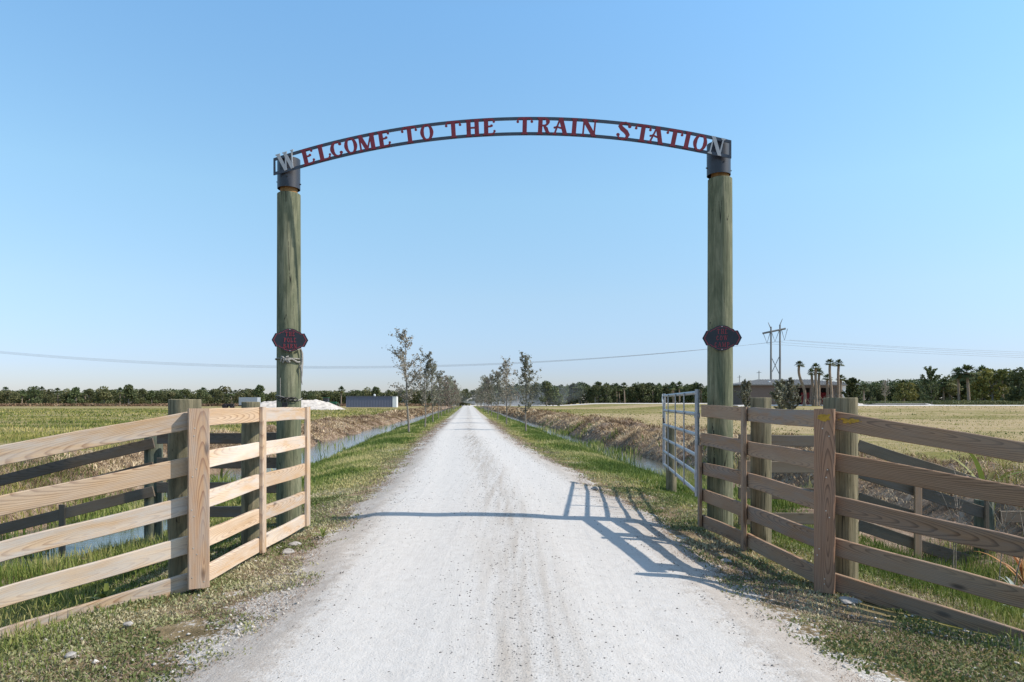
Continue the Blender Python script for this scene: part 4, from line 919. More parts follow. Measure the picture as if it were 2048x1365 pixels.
def dense_tree(seed, Ht, rx, n, leaf, lmat, base=.12, trunkr=.16, lobes=11, flat=1.0):
    r = np.random.RandomState(seed); rr = random.Random(seed); mb = MB(); cl = []
    mb.tube([(0, 0, -.4), (0, 0, Ht * .25), (rr.uniform(-.2, .2), rr.uniform(-.2, .2), Ht * .6)], [trunkr, trunkr * .8, trunkr * .4], 7)
    for k in range(lobes):
        a = rr.uniform(0, 6.283); q = rr.random() ** .6 * rx * .72; z = Ht * (base + (1 - base - .16) * rr.random()); q *= 1.15 - .55 * (z / Ht) ** 2 * flat
        c = Vector((q * math.cos(a), q * math.sin(a), z)); cl.append((c, rx * rr.uniform(.26, .5)))
        mb.tube([(0, 0, max(.1, z * .55)), ((c.x) * .5, c.y * .5, z * .8), tuple(c)], [trunkr * .4, trunkr * .25, trunkr * .12], 5, False)
    cl.append((Vector((0, 0, Ht * .82)), rx * .42))
    ws = np.array([s ** 2 for _, s in cl]); ii = r.choice(len(cl), n, p=ws / ws.sum()); cc = np.array([tuple(c) for c, _ in cl])[ii]; ss = np.array([s for _, s in cl])[ii]
    d = r.normal(size=(n, 3)); d /= np.linalg.norm(d, axis=1)[:, None]; C = cc + d * (ss * r.uniform(.45, 1.05, n) ** .6)[:, None] * np.array([1, 1, .85]); C[:, 2] = np.clip(C[:, 2], .1, None)
    lt = r.uniform(.2, .75, len(cl))[ii]
    return mb, leaf_mesh('crown', C, leaf, M[lmat], r, lt, 1.4)
def frond_mesh(fr, mat, r, name='crown'):
    V, Q, T_, o = [], [], [], 0
    for (c, d, L_, wd, tnt) in fr:
        d = np.array(d) / np.linalg.norm(d); up = np.array([0, 0, 1.0]); s = np.cross(d, up); s /= np.linalg.norm(s) + 1e-9; nl = 9
        for i in range(nl):
            f = (i - (nl - 1) / 2) / ((nl - 1) / 2); ang = f * 1.25; e = d * math.cos(ang) + s * math.sin(ang); lw = L_ * .085
            st_ = np.array(c) + d * L_ * .38; m_ = st_ + e * L_ * .34 + up * L_ * -.03; tp = st_ + e * L_ * .62 - up * L_ * (.16 + .1 * abs(f)); q = np.cross(e, up); q /= np.linalg.norm(q) + 1e-9
            V += [st_ - q * lw * .3, st_ + q * lw * .3, m_ + q * lw, m_ - q * lw, tp]; Q.append((o, o + 1, o + 2, o + 3)); T_.append((o + 3, o + 2, o + 4)); o += 5; tn.append(tnt) if False else None; tl.append(tnt)
        V += [np.array(c), np.array(c) + s * wd, st_ + s * wd, st_, st_]; Q.append((o, o + 1, o + 2, o + 3)); T_.append((o + 3, o + 2, o + 4)); o += 5; tl.append(tnt)
    return np_mesh(name, np.array(V), [np.array(Q), np.array(T_)], mat, {'tint': np.repeat(np.array(tl), 5)})
tl = []
def palm(seed, Ht, n, L_, lean=(0, 0), trunkr=.17, lmat='palm_leaf', upr=0.0, boots=True, wig=.0):
    global tl
    tl = []; r = np.random.RandomState(seed); rr = random.Random(seed); mb = MB(); k = 14; pts = []; rad = []
    for i in range(k + 1):
        f = i / k; s = f ** 1.5; pts.append((lean[0] * s + wig * math.sin(f * 5.5), lean[1] * s + wig * .6 * math.sin(f * 4), Ht * f - (.3 if i == 0 else 0))); rad.append(trunkr * (1.25 - .25 * f + (.12 * (i % 2) if boots else 0)))
    mb.tube(pts, rad, 8); top = np.array(pts[-1]); fr = []
    for i in range(n):
        a = i * 2.399 + rr.uniform(-.3, .3); el = R(78 - 118 * (i / n) * (1 - upr)) if upr < .99 else R(70); el += R(rr.uniform(-8, 8))
        d = (math.cos(a) * math.cos(el), math.sin(a) * math.cos(el), math.sin(el)); fr.append((top, d, L_ * rr.uniform(.8, 1.15), .02 * L_, min(1, max(0, rr.gauss(.42 if i < n * .8 else .75, .15)))))
    return mb, frond_mesh(fr, M[lmat], r)
def new_tree(name, parts, tmat, label, cat, loc, group=None, rz=0.0, s=1.0):
    t_ = thing(name, label, cat, loc, group, rz); t_.scale = (s, s, s); mb, cm = parts
    o = mb.build('trunk', tmat, None, None, smooth=True); o.parent = t_; c = link('crown', cm); c.parent = t_; return t_
ORD = ['nearest', 'second', 'third', 'fourth', 'fifth', 'sixth', 'seventh', 'eighth', 'ninth', 'tenth', 'eleventh', 'twelfth', 'thirteenth', 'fourteenth', 'fifteenth', 'sixteenth', 'seventeenth', 'eighteenth', 'nineteenth', 'twentieth', 'twenty-first', 'twenty-second']
# two rows of young street oaks
left = [(818, 868, 655, .0), (850, 856, 704, 0), (866, 846, 727, 0), (877, 839, 745, 0), (883, 834, 752, 0), (890, 830, 760, 0)]
right = [(1052, 866, 706, 0), (1013, 851, 716, 0), (995, 841, 742, 0), (983, 834, 752, 0), (977, 830, 760, 0)]
tmpl = []
def row(lst, sgn, seeds, extra, grp, side):
    first = {}
    k = 0; lastY = 0
    for px, py, top, _ in lst:
        Y = F * (H + .04) / (py - HOR); X = (px - 1024) * Y / F; Ht = (H + (HOR - top) * Y / F + .05) * .95; lmat = 'bare_leaf' if (sgn < 0 and k == 0) or (sgn > 0 and k == 1) else ('oak_leaf' if k < 4 else ('red_leaf' if sgn < 0 else 'bare_leaf'))
        nl = [2100, 1600, 1400, 1400][min(k, 3)]; nl = 2100 if (sgn > 0 and k == 0) else nl
        lab = {(-1, 0): 'tallest nearly leafless young oak, nearest on the left verge', (1, 0): 'leafy young oak with a bare crooked tip, nearest on the right verge'}.get((sgn, k), '%s young oak from the gate in the row on the %s verge' % (ORD[k], side))
        t_ = new_tree('young_oak', young_oak(seeds + k, Ht, nl, .040 + .0006 * Y, [.95, 1.2, 1.35, 1.4, 1.4, 1.4][k], lmat, [.24, .22, .24, .25, .22, .22][k]), M['bark'], lab, 'tree', (X, Y, g1(X, Y)), grp, 0)
        first[k] = (t_, Ht); k += 1; lastY = Y; lastU = X - float(rc(Y))
    pool = [first[j] for j in first if j >= 2]
    for j in range(extra):
        lastY += random.uniform(9, 12.5); u_ = sgn * (2.9 + random.uniform(-.2, .2)); X = float(rc(lastY)) + u_; src, h0 = pool[j % len(pool)]
        dup(src, (X, lastY, g1(X, lastY)), '%s young oak from the gate in the row on the %s verge' % (ORD[k], side), grp, random.uniform(0, 6.28), random.uniform(.85, 1.1) * 4.9 / h0); k += 1
row(left, -1, 45, 14, 'young oaks in the left row', 'left')
row(right, 1, 60, 14, 'young oaks in the right row', 'right')
def at(px, Y): return ((px - 1024) * Y / F, Y)
# ================================================================ far trees
T_DARK = [(dense_tree(901 + i, 7.6 + .6 * i, 3.4, 1500, .42, 'dark_leaf', .06, .2, 12), 7.6 + .6 * i) for i in range(3)]
T_MID = [(dense_tree(911 + i, 7.2 + .5 * i, 3.3, 1300, .40, 'mid_leaf', .06, .2, 12), 7.2 + .5 * i) for i in range(3)]
T_PALM = [(palm(921 + i, 6.0 + .7 * i, 26, 2.1, (.3 * i - .3, .2), .22), 7.4 + .7 * i) for i in range(3)]
T_YEL = [(dense_tree(931, 6.0, 3.0, 1100, .4, 'yellow_leaf', .06, .18, 9), 6.0)]
roots = {}
def far_tree(kind, i, px, Y, Ht, label, cat='tree', group=None, s_rand=True):
    T_ = {'dark': T_DARK, 'mid': T_MID, 'palm': T_PALM, 'yel': T_YEL}[kind]; i %= len(T_); parts, h0 = T_[i]
    nm = {'dark': 'evergreen_tree', 'mid': 'scrub_tree', 'palm': 'cabbage_palm', 'yel': 'yellow_tree'}[kind]
    x, y = at(px, Y); loc = (x, y, g1(x, y) - .05); s = Ht / h0
    if (kind, i) not in roots:
        roots[(kind, i)] = new_tree(nm, parts, M['palm_bark'] if kind == 'palm' else M['bark'], label, cat, loc, group, random.uniform(0, 6), s); return roots[(kind, i)]
    return dup(roots[(kind, i)], loc, label, group, random.uniform(0, 6.28), s)
rr = random.Random(4)
# left tree line
gL = 'trees of the far tree line behind the left field'
px = -230
while px < 925:
    for row_ in range(2):
        Y = 300 + 22 * row_ + rr.uniform(-8, 8) + .03 * max(0, px); k = rr.random(); kd = 'mid' if k < .58 else ('palm' if k < .74 else 'dark')
        hh = rr.uniform(5.4, 8.3) * (1 + .1 * row_) * (1.0 if px < 560 else .95)
        far_tree(kd, rr.randrange(3), px + rr.uniform(-5, 5), Y, hh, {'mid': 'olive green scrub tree in the dense tree line behind the left field', 'palm': 'low cabbage palm in the dense tree line behind the left field', 'dark': 'dark evergreen tree in the dense tree line behind the left field'}[kd], 'tree', {'mid': 'scrub trees of the left tree line', 'palm': 'palms of the left tree line', 'dark': 'evergreens of the left tree line'}[kd])
    px += rr.uniform(10, 14)
for px_, Ht, kd, lab in ((71, 9.2, 'dark', 'dark rounded tree standing above the left tree line near the left edge of the photo'), (152, 8.6, 'dark', 'dark tree standing slightly above the tree line left of the round pine'), (208, 9.2, 'mid', 'airy tree standing above the left tree line'), (257, 9.8, 'dark', 'dark pointed tree, tallest in the left tree line'), (445, 9.0, 'mid', 'rounded tree above the tree line behind the short post of the pale fence'), (520, 9.6, 'dark', 'round topped tree behind the sand pile'), (682, 8.4, 'palm', 'dark cabbage palm beside the left end of the grey container'), (735, 8.6, 'mid', 'bushy tree above the grey container'), (752, 8.8, 'dark', 'dark tree above the right end of the grey container')):
    far_tree(kd, rr.randrange(3), px_, 292, Ht, lab)
# behind the far bend of the lane
for px_, Y, Ht, kd, lab in ((893, 352, 9, 'dark', 'dark tree left of the far bend of the lane'), (918, 350, 6.2, 'yel', 'yellow green bush tree at the far bend of the lane'), (931, 372, 9.5, 'dark', 'dark tree behind the yellow green bush tree at the bend'), (948, 376, 9, 'mid', 'grey green tree at the end of the lane, seen through the dust'), (965, 380, 9.5, 'dark', 'dark tree just right of the end of the lane in the dust')):
    far_tree(kd, rr.randrange(3), px_, Y, Ht, lab)
# right tree line, thick cabbage palms
px = 975
while px < 1500:
    for row_ in range(2):
        Y = 352 + 16 * row_ + rr.uniform(-5, 5); k = rr.random(); kd = 'palm' if k < .5 else 'dark'
        far_tree(kd, rr.randrange(3), px + rr.uniform(-4, 4), Y, rr.uniform(9.2, 11.4), {'palm': 'cabbage palm in the dark tree line behind the right field', 'dark': 'dark evergreen tree in the tree line behind the right field'}[kd], 'tree', {'palm': 'palms of the right tree line', 'dark': 'evergreens of the right tree line'}[kd])
    px += rr.uniform(10, 14)
far_tree('dark', 1, 1093, 300, 11.6, 'big grey green tree above the right tree line, half veiled by the dust')
far_tree('dark', 0, 1106, 304, 9.5, 'smaller tree right of the big dusty tree')
lp = new_tree('tall_pine', dense_tree(941, 13.6, 1.9, 500, .5, 'mid_leaf', .82, .22, 8), M['bark'], 'lone round topped tree rising above the right tree line', 'tree', (*at(1197, 350), 0))
# right of the building: nearer mixed palms and trees
px = 1700
while px < 2300:
    for row_ in range(2):
        Y = 205 + 14 * row_ + rr.uniform(-5, 5); k = rr.random(); kd = 'palm' if k < .3 else ('dark' if k < .7 else 'mid'); f = float(sst(px, 1840, 1930))
        far_tree(kd, rr.randrange(3), px + rr.uniform(-4, 4), Y, rr.uniform(5.4, 7.4) + 4.0 * f * rr.uniform(.5, 1), {'palm': 'cabbage palm in the wood beyond the building', 'dark': 'dark tree in the wood beyond the building', 'mid': 'olive green tree in the wood beyond the building'}[kd], 'tree', {'palm': 'palms of the wood beyond the building', 'dark': 'dark trees of the wood beyond the building', 'mid': 'olive trees of the wood beyond the building'}[kd])
    px += rr.uniform(11, 16)
for px_, Y, Ht, kd, lab in ((1807, 190, 6.4, 'yel', 'yellow green tree in front of the wood right of the building'), (1918, 182, 9.8, 'palm', 'tall cabbage palm leftmost in the tall clump at the right'), (1938, 178, 10.4, 'palm', 'tall cabbage palm second from left in the tall clump at the right'), (1962, 184, 10.2, 'palm', 'tall cabbage palm in the middle of the tall clump at the right'), (1985, 180, 9.6, 'yel', 'yellowish bushy tree in the tall clump at the right'), (2006, 186, 9.4, 'palm', 'cabbage palm right of the yellowish tree near the right edge'), (2040, 176, 10.2, 'dark', 'dark tree at the right edge of the photo')):
    far_tree(kd, rr.randrange(3), px_, Y, Ht, lab)
# single trees on the right field
def solo(px_, py, top, label, seed, n=1400, leaf=.10, lmat='dark_leaf', spread=1.5, c0=.14, zg=None):
    Y = 100.0
    for _ in range(20): x, y = at(px_, Y); Y = F * (H - g1(x, y)) / (py - HOR)
    x, y = at(px_, Y); Ht = H + (HOR - top) * Y / F - g1(x, y)
    return new_tree('field_oak', young_oak(seed, Ht, n, leaf, spread, lmat, c0), M['bark'], label, 'tree', (x, y, g1(x, y)))
solo(1864, 823, 742, 'dark field oak with crooked crown near the tall clump, biggest on the right field', 301, 4200, .20, 'dark_leaf', 1.5, .10)
solo(1849, 821, 766, 'small dark field oak just left of the biggest field oak', 302, 2400, .16, 'dark_leaf', 1.6, .08)
solo(1771, 822, 762, 'thin pale sapling on the right field', 303, 500, .10, 'bare_leaf', 1.1, .3)
solo(1562, 814.5, 768, 'dusty dark oak before the building, left one of a close pair', 304, 3200, .19, 'oak_leaf', 1.7, .06)
solo(1580, 814.8, 764, 'dusty dark oak before the building, right one of a close pair', 305, 3600, .19, 'oak_leaf', 1.7, .06)
solo(1492, 813, 767, 'dark oak at the left corner of the building', 306, 3000, .18, 'oak_leaf', 1.6, .06)
solo(1703, 813.5, 762, 'dark oak at the right corner of the building', 307, 3400, .20, 'dark_leaf', 1.7, .06)

# transplanted palms held up by struts
def prop_palm(px_, top, Y, lean, wig, seed, label, n=22, L_=1.0):
    x, y = at(px_, Y); z = g1(x, y); Ht = H + (HOR - top) * Y / F - z - .9
    t_ = new_tree('propped_palm', palm(seed, Ht, n, L_, lean, .21, 'palm_leaf', .15, False, wig), M['palm_bark'], label, 'palm', (x, y, z), 'newly planted palms before the building')
    for a in (20, 140, 260):
        mb = MB(); mb.tube([(1.9 * math.cos(R(a)), 1.9 * math.sin(R(a)), 0), (.15 * math.cos(R(a)), .15 * math.sin(R(a)), 1.9)], .05, 5); o = mb.build('prop', M['bark'], None); o.parent = t_
prop_palm(1607, 720, 117, (-.5, 0), .45, 501, 'newly planted palm with a crooked S shaped trunk, leftmost before the building')
prop_palm(1627, 736, 119, (-.3, 0), .05, 502, 'left palm of the close group of three before the building')
prop_palm(1632, 725, 116, (.0, 0), .08, 503, 'tallest palm in the middle of the close group of three')
prop_palm(1637, 736, 118, (.3, .3), .06, 504, 'right palm of the close group of three before the building')
prop_palm(1655, 747, 119, (.0, 0), .05, 505, 'shorter straight palm right of the close group of three')
prop_palm(1662, 717, 116, (-.1, 0), .15, 506, 'tall palm with a frond tuft blown right, second tallest')
prop_palm(1676, 718, 117, (.2, 0), .1, 507, 'tall slim palm rightmost but one before the building')
prop_palm(1682, 748, 119, (.0, 0), .05, 508, 'shorter palm rightmost of the newly planted ones')

# ================================================================ building
M['wall'] = plain('grey_tan_stucco', (0.16, 0.125, 0.105), 0.9, 0, 0.1, 0.06, 2)
m, t, b = new_mat('standing_seam_roof', 0.75, 0.25); b.inputs['Base Color'].default_value = (0.20, 0.195, 0.19, 1); M['roof'] = m
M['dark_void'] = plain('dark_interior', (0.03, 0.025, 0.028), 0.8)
M['red_door'] = plain('red_panel', (0.32, 0.02, 0.03), 0.5)
M['glass'] = plain('dark_glass', (0.03, 0.035, 0.045), 0.1, 0, 0.6)
BY = 128.0; bx0, _ = at(1484, BY); bx1, _ = at(1692, BY); bz = g1((bx0 + bx1) / 2, BY + 3) - .05; xo0, _ = at(1592, BY); xo1, _ = at(1683, BY); EZ = H + (HOR - 771) * BY / F; RZ = H + (HOR - 759.5) * (BY + 6) / F
bd = thing('building', 'long low grey stucco building with metal hip roof and red doors in its open porch', 'building', ((bx0 + bx1) / 2, BY + 6, bz)); D = 12.0
def part(nm, mat, fn, par=bd, sm=False): mb = MB(); fn(mb); return mb.build(nm, mat, par, I4, smooth=sm)
part('wall', M['wall'], lambda mb: (mb.box(((bx0 + xo0) / 2, BY + D / 2, (bz + EZ) / 2), (xo0 - bx0, D, EZ - bz))))
part('rear_wall', M['wall'], lambda mb: (mb.box(((xo0 + bx1) / 2 , BY + D - .2, (bz + EZ) / 2 - .02), (bx1 - xo0 - .02, .4, EZ - bz - .04))))
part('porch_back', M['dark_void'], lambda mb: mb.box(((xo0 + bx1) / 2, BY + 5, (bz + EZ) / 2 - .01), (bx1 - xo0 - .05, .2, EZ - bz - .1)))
part('white_wall', M['white'], lambda mb: mb.box(((xo1 + bx1) / 2, BY + D / 2 - .1, (bz + EZ) / 2 - .02), (bx1 - xo1, D - .3, EZ - bz - .06)))
part('lintel', M['wall'], lambda mb: mb.box(((xo0 + xo1) / 2, BY + .15, EZ - .25), (xo1 - xo0, .3, .46)))
for q in (1622, 1640, 1668): part('porch_post', M['wall'], lambda mb: mb.box((at(q, BY)[0], BY + .2, (bz + EZ) / 2 - .26), (.3, .3, EZ - bz - .5)))
for q, ww in ((1610, 1.6), (1650, 2.2), (1675, .8)): part('door', M['red_door'], lambda mb: mb.box((at(q, BY + 4.8)[0], BY + 4.8, bz + 1.3), (ww, .15, 2.5)))
def roof(mb):
    x0, x1, y0, y1 = bx0 - .9, bx1 + 2.2, BY - .9, BY + D + .9; ym = (y0 + y1) / 2; r0, r1 = x0 + 6.0, x1 - 6.5
    mb.add([(x0, y0, EZ), (x1, y0, EZ), (x1, y1, EZ), (x0, y1, EZ), (r0, ym, RZ), (r1, ym, RZ), (x0, y0, EZ + .22), (x1, y0, EZ + .22), (x1, y1, EZ + .22), (x0, y1, EZ + .22)], [(3, 2, 1, 0), (6, 7, 5, 4), (7, 8, 5), (8, 9, 4, 5), (9, 6, 4), (0, 1, 7, 6), (1, 2, 8, 7), (2, 3, 9, 8), (3, 0, 6, 9)])
    n = 44
    for i in range(n):
        x = x0 + .25 + (x1 - x0 - .5) * i / (n - 1); f = min(1, (x - x0) / 6.0, (x1 - x) / 6.5); a = Vector((x, y0, EZ + .25)); c = Vector((x, y0 + (ym - y0) * f, EZ + .25 + (RZ - EZ - .22) * f)); mb.tube([a, c], .045, 4)
part('roof', M['roof'], roof)
part('roof_vent', M['white'], lambda mb: mb.tube([(at(1546, BY)[0], BY + 2, EZ + .5), (at(1546, BY)[0], BY + 2, EZ + .85)], .25, 8))
# parked car by the building
def car(px_, Y, label, col):
    x, y = at(px_, Y); z = g1(x, y); c = thing('parked_car', label, 'car', (x, y, z)); T3 = Matrix.Translation((x, y, z)) @ Matrix.Rotation(R(12), 4, 'Z')
    def sect(mb, secs):           # cross sections along y
        o = 0; vs = []; n = len(secs[0][1])
        for yy_, pr in secs: vs += [T3 @ Vector((a, yy_, d)) for a, d in pr]
        mb.add(vs, [(i * n + j, i * n + (j + 1) % n, (i + 1) * n + (j + 1) % n, (i + 1) * n + j) for i in range(len(secs) - 1) for j in range(n)] + [tuple(range(n)), tuple(reversed(range((len(secs) - 1) * n, len(secs) * n)))])
    low = lambda w_, t0: [(-w_, .35), (-w_ - .03, .7), (-w_ + .05, t0), (w_ - .05, t0), (w_ + .03, .7), (w_, .35)]
    mb = MB(); sect(mb, [(-2.3, low(.8, .85)), (-2.15, low(.9, 1.02)), (1.1, low(.92, 1.05)), (2.1, low(.88, .95)), (2.35, low(.75, .7))]); mb.build('body', col, c, I4, smooth=True)
    mb = MB(); sect(mb, [(-2.2, [(-.78, 1.0), (-.7, 1.25), (.7, 1.25), (.78, 1.0)]), (-1.9, [(-.8, 1.0), (-.66, 1.62), (.66, 1.62), (.8, 1.0)]), (.3, [(-.8, 1.0), (-.66, 1.64), (.66, 1.64), (.8, 1.0)]), (1.1, [(-.8, 1.0), (-.72, 1.1), (.72, 1.1), (.8, 1.0)])]); mb.build('cabin_glass', M['glass'], c, I4)
    for sx in (-1, 1):
        for sy in (-1.4, 1.45):
            mb = MB(); mb.tube([T3 @ Vector((sx * .72, sy, .34)), T3 @ Vector((sx * .95, sy, .34))], .34, 14); mb.build('wheel', M['dark_void'], c, I4)
        mb = MB(); mb.box(T3 @ Vector((sx * .74, -2.29, .82)), (.2, .05, .16)); mb.build('tail_light', M['red_door'], c, I4)
car(1474, 150, 'dark maroon parked car seen beside the right gate pole', plain('maroon_paint', (0.05, 0.02, 0.035), 0.3, 0.2, 0.6))
car(1462, 158, 'dark blue parked car half hidden behind the right gate pole', plain('navy_paint', (0.02, 0.025, 0.045), 0.3, 0.2, 0.6))

# ================================================================ power line
TY = 235.0
tw = thing('power_pylon', 'two legged timber power pylon with a cross arm behind the building', 'pylon', (*at(1551, TY), 0))
zt = lambda py, Y=TY: H + (HOR - py) * Y / F
xa, xb = at(1542, TY)[0], at(1560, TY)[0]
for x, py in ((xa, 654), (xb, 650)): mb = MB(); mb.tube([(x, TY, -1), (x, TY, zt(py))], [.42, .26], 10); mb.build('pole', M['tower'], tw, I4, smooth=True)
mb = MB(); mb.tube([(at(1526, TY)[0], TY + .45, zt(667)), (at(1577, TY - 3)[0], TY - .5, zt(658))], .33, 6); mb.build('cross_arm', M['tower'], tw, I4)
for a, c in (((xa, 712), (xb, 750)), ((xb, 712), (xa, 750)), ((xa, 760), (xb, 800)), ((xb, 760), (xa, 800))): mb = MB(); mb.tube([(a[0], TY + .3, zt(a[1])), (c[0], TY + .3, zt(c[1]))], .12, 5); mb.build('brace', M['tower'], tw, I4)
for (x0, y0), (x1, y1) in (((1541, 656), (1536, 645)), ((1559, 652), (1565, 638))): mb = MB(); mb.tube([(at(x0, TY)[0], TY, zt(y0)), (at(x1, TY)[0], TY, zt(y1))], [.18, .08], 5); mb.build('lightning_rod', M['tower'], tw, I4)
for xl, xr, y0, xm, ym in ((1527, 1540, 668, 1534, 687), (1543, 1558, 664, 1550, 684), (1563, 1575, 660, 1569, 681)):
    mb = MB(); mb.tube([(at(xl, TY)[0], TY, zt(y0)), (at(xm, TY)[0], TY, zt(ym)), (at(xr, TY)[0], TY, zt(y0 - 2))], .11, 5); mb.build('insulator', M['tower'], tw, I4)
def wire(x0, z0, x1, z1, sag, y0, y1, label, rad=.04):
    pts = []
    for i in range(49):
        f = i / 48; pts.append((x0 + (x1 - x0) * f, y0 + (y1 - y0) * f, z0 + (z1 - z0) * f - sag * 4 * f * (1 - f)))
    mb = MB(); mb.tube(pts, rad, 5); tag(mb.build('power_line', M['wire'], None), label, 'cable', 'power line cables')
for k, (xm, lab) in enumerate(((1534, 'lowest grey power cable sagging across the sky left of the pylon'), (1550, 'middle grey power cable sagging across the sky left of the pylon'), (1569, 'upper grey power cable sagging across the sky left of the pylon'))):
    wire(at(xm, TY)[0], zt(686 - 2 * k), -200, zt(693 - 1.6 * k), 8.1, TY + k * .6, TY + 2 - k * .6, lab)
for k, (xm, lab) in enumerate(((1534, 'lowest power cable running right from the pylon'), (1550, 'middle power cable running right from the pylon'), (1569, 'upper power cable running right from the pylon'))):
    wire(at(xm, TY)[0], zt(688 - 4 * k), 330, zt(722 - 2 * k), 3.2, TY + k * .6, TY - 10, lab)
wire(at(1577, TY)[0], zt(681), 330, zt(712), 3.0, TY - 1, TY - 12, 'thin topmost power cable running right from the pylon', .04)
for px_, Y, top, lab in ((1479, 300, 751, 'thin dark pole with a small cross arm left of the building, farther off'), (1518, 260, 742, 'thin pole with a wind vane behind the building roof')):
    p_ = thing('utility_pole', lab, 'pole', (*at(px_, Y), 0)); x, y = at(px_, Y); mb = MB(); mb.tube([(x, y, -.3), (x, y, zt(top, Y))], .14, 6); mb.build('pole', M['tower'], p_, I4)
    mb = MB(); mb.tube([(x - .9, y, zt(top + 4, Y)), (x + .9, y, zt(top + 3, Y))], .09, 5); mb.build('cross_arm', M['tower'], p_, I4)

# ================================================================ things on the left field
x0, Y = at(692, 215); x1 = at(793, 215)[0]
ct = thing('storage_container', 'long grey blue storage container with a white end, far left field', 'container', ((x0 + x1) / 2, Y, 0)); M['cont'] = plain('grey_blue_steel', (0.13, 0.14, 0.19), 0.6, 0, 0.4)
mb = MB(); CT = H + (HOR - 793) * Y / F; n = 60; xe = at(785, Y)[0]
pr = []
for i in range(n * 2): pr.append((x0 + (xe - x0) * i / (n * 2 - 1), Y + (.05 if (i // 2) % 2 else 0)))
vs = [(a, c, z) for z in (.1, CT) for a, c in pr] ; L_ = len(pr)
mb.add(vs, [(i, i + 1, L_ + i + 1, L_ + i) for i in range(L_ - 1)]); mb.box(((x0 + xe) / 2, Y + 1.4, (.1 + CT) / 2), (xe - x0, 2.6, CT - .12)); mb.build('body', M['cont'], ct, I4)
mb = MB(); mb.box(((xe + x1) / 2 + .01, Y + 1.3, (.1 + CT) / 2), (x1 - xe, 2.7, CT - .08)); mb.build('white_end', M['white'], ct, I4)
mb = MB(); mb.box(((x0 + x1) / 2, Y + 1.3, CT + .02), (x1 - x0 + .1, 2.9, .1)); mb.build('top_rail', M['cont'], ct, I4)
mb = MB(); mb.tube([(at(748, Y)[0], Y + 1, CT), (at(748, Y)[0], Y + 1, CT + .5)], .3, 10); mb.tube([(at(748, Y)[0], Y + 1, CT + .5), (at(748, Y)[0], Y + 1, CT + .7)], [.42, .1], 10); mb.build('roof_vent', M['white'], ct, I4)
# sand pile
def pile(pxa, pxb, top, Y, label, seed, dp=6):
    xa_, xb_ = at(pxa, Y)[0], at(pxb, Y)[0]; nx, ny = 90, 40; g_x, g_y = np.meshgrid(np.linspace(-1, 1, nx), np.linspace(-1, 1, ny)); hh = H + (HOR - top) * Y / F
    env = np.clip(1 - np.abs(g_x) ** 3.0, 0, 1) ** .9 * np.clip(1 - np.abs(g_y) ** 2, 0, 1); X = (xa_ + xb_) / 2 + g_x * (xb_ - xa_) / 2; Yg = Y + g_y * dp
    Z = env * hh * (.45 + .72 * fbm(X + seed, Yg, .28, 4)) + env * (fbm(X, Yg, 1.6, 3) - .4) * .5 - .15
    idx = np.arange(nx * ny).reshape(ny, nx); Fq = np.stack([idx[:-1, :-1], idx[:-1, 1:], idx[1:, 1:], idx[1:, :-1]], -1).reshape(-1, 4)
    me = np_mesh('sand_pile', np.stack([X, Yg, Z], -1).reshape(-1, 3), [Fq], M['sandpile'], None, False); tag(link('sand_pile', me), label, 'pile')
pile(500, 686, 792, 150, 'long white sand and rubble pile behind the left gate pole', 3)
pile(1700, 1745, 801, 138, 'small pale gravel heap right of the building', 9, 2)
# flat trailer and farm machine left of the pole
M['pale_metal'] = plain('pale_grey_metal', (0.36, 0.38, 0.42), 0.5)
tr = thing('box_trailer', 'pale grey box trailer beyond the left field, beside the sand pile', 'trailer', (*at(496, 175), 0))
xa_, xb_ = at(478, 175)[0], at(515, 175)[0]
mb = MB(); mb.box(((xa_ + xb_) / 2, 176, 1.9), (xb_ - xa_, 2.3, 2.0)); mb.build('box', M['pale_metal'], tr, I4)
mb = MB(); mb.box(((xa_ + xb_) / 2, 176, .8), (xb_ - xa_ + .6, 2.0, .16)); mb.build('chassis', M['dark_void'], tr, I4)
for f in (.3, .45): mb = MB(); mb.tube([(xa_ + (xb_ - xa_) * f, 174.8, .42), (xa_ + (xb_ - xa_) * f, 175.05, .42)], .42, 14); mb.build('wheel', M['dark_void'], tr, I4)
M['green_paint'] = plain('green_machine_paint', (0.02, 0.11, 0.055), 0.4)
def tractor(px_, Y, label, col, s=1.0, cab=True, grp=None):
    x, y = at(px_, Y); tt = thing('tractor', label, 'tractor', (x, y, g1(x, y)))
    B = lambda nm, c, d, m_: MB().box((x + c[0] * s, y + c[1] * s, c[2] * s), tuple(q * s for q in d)).build(nm, m_, tt, I4)
    B('hood', (1.25, 0, 1.35), (1.9, .8, .7), col); B('chassis', (.4, 0, .85), (3.6, .5, .35), M['dark_void'])
    if cab: B('cab_glass', (-.35, 0, 2.05), (1.2, 1.3, 1.1), M['glass']); B('cab_roof', (-.35, 0, 2.66), (1.5, 1.5, .12), col)
    for wx, wr in ((-.8, .82), (1.7, .5)):
        for sy in (-.85, .85): mb = MB(); mb.tube([(x + wx * s, y + (sy - .18) * s, wr * s), (x + wx * s, y + (sy + .18) * s, wr * s)], wr * s, 18); mb.build('wheel', M['dark_void'], tt, I4)
    mb = MB(); mb.tube([(x + 1.5 * s, y, 1.6 * s), (x + 1.5 * s, y, 2.4 * s)], .05 * s, 6); mb.build('exhaust', M['dark_void'], tt, I4)
    mb = MB(); mb.tube([(x + 1.3 * s, y - .6 * s, 1.2 * s), (x + 2.6 * s, y - .6 * s, 1.5 * s), (x + 3.2 * s, y - .6 * s, .6 * s)], .09 * s, 5); mb.build('loader_arm', col, tt, I4)
tractor(655, 175, 'green tractor parked behind the right end of the sand pile', M['green_paint'], 1.05)
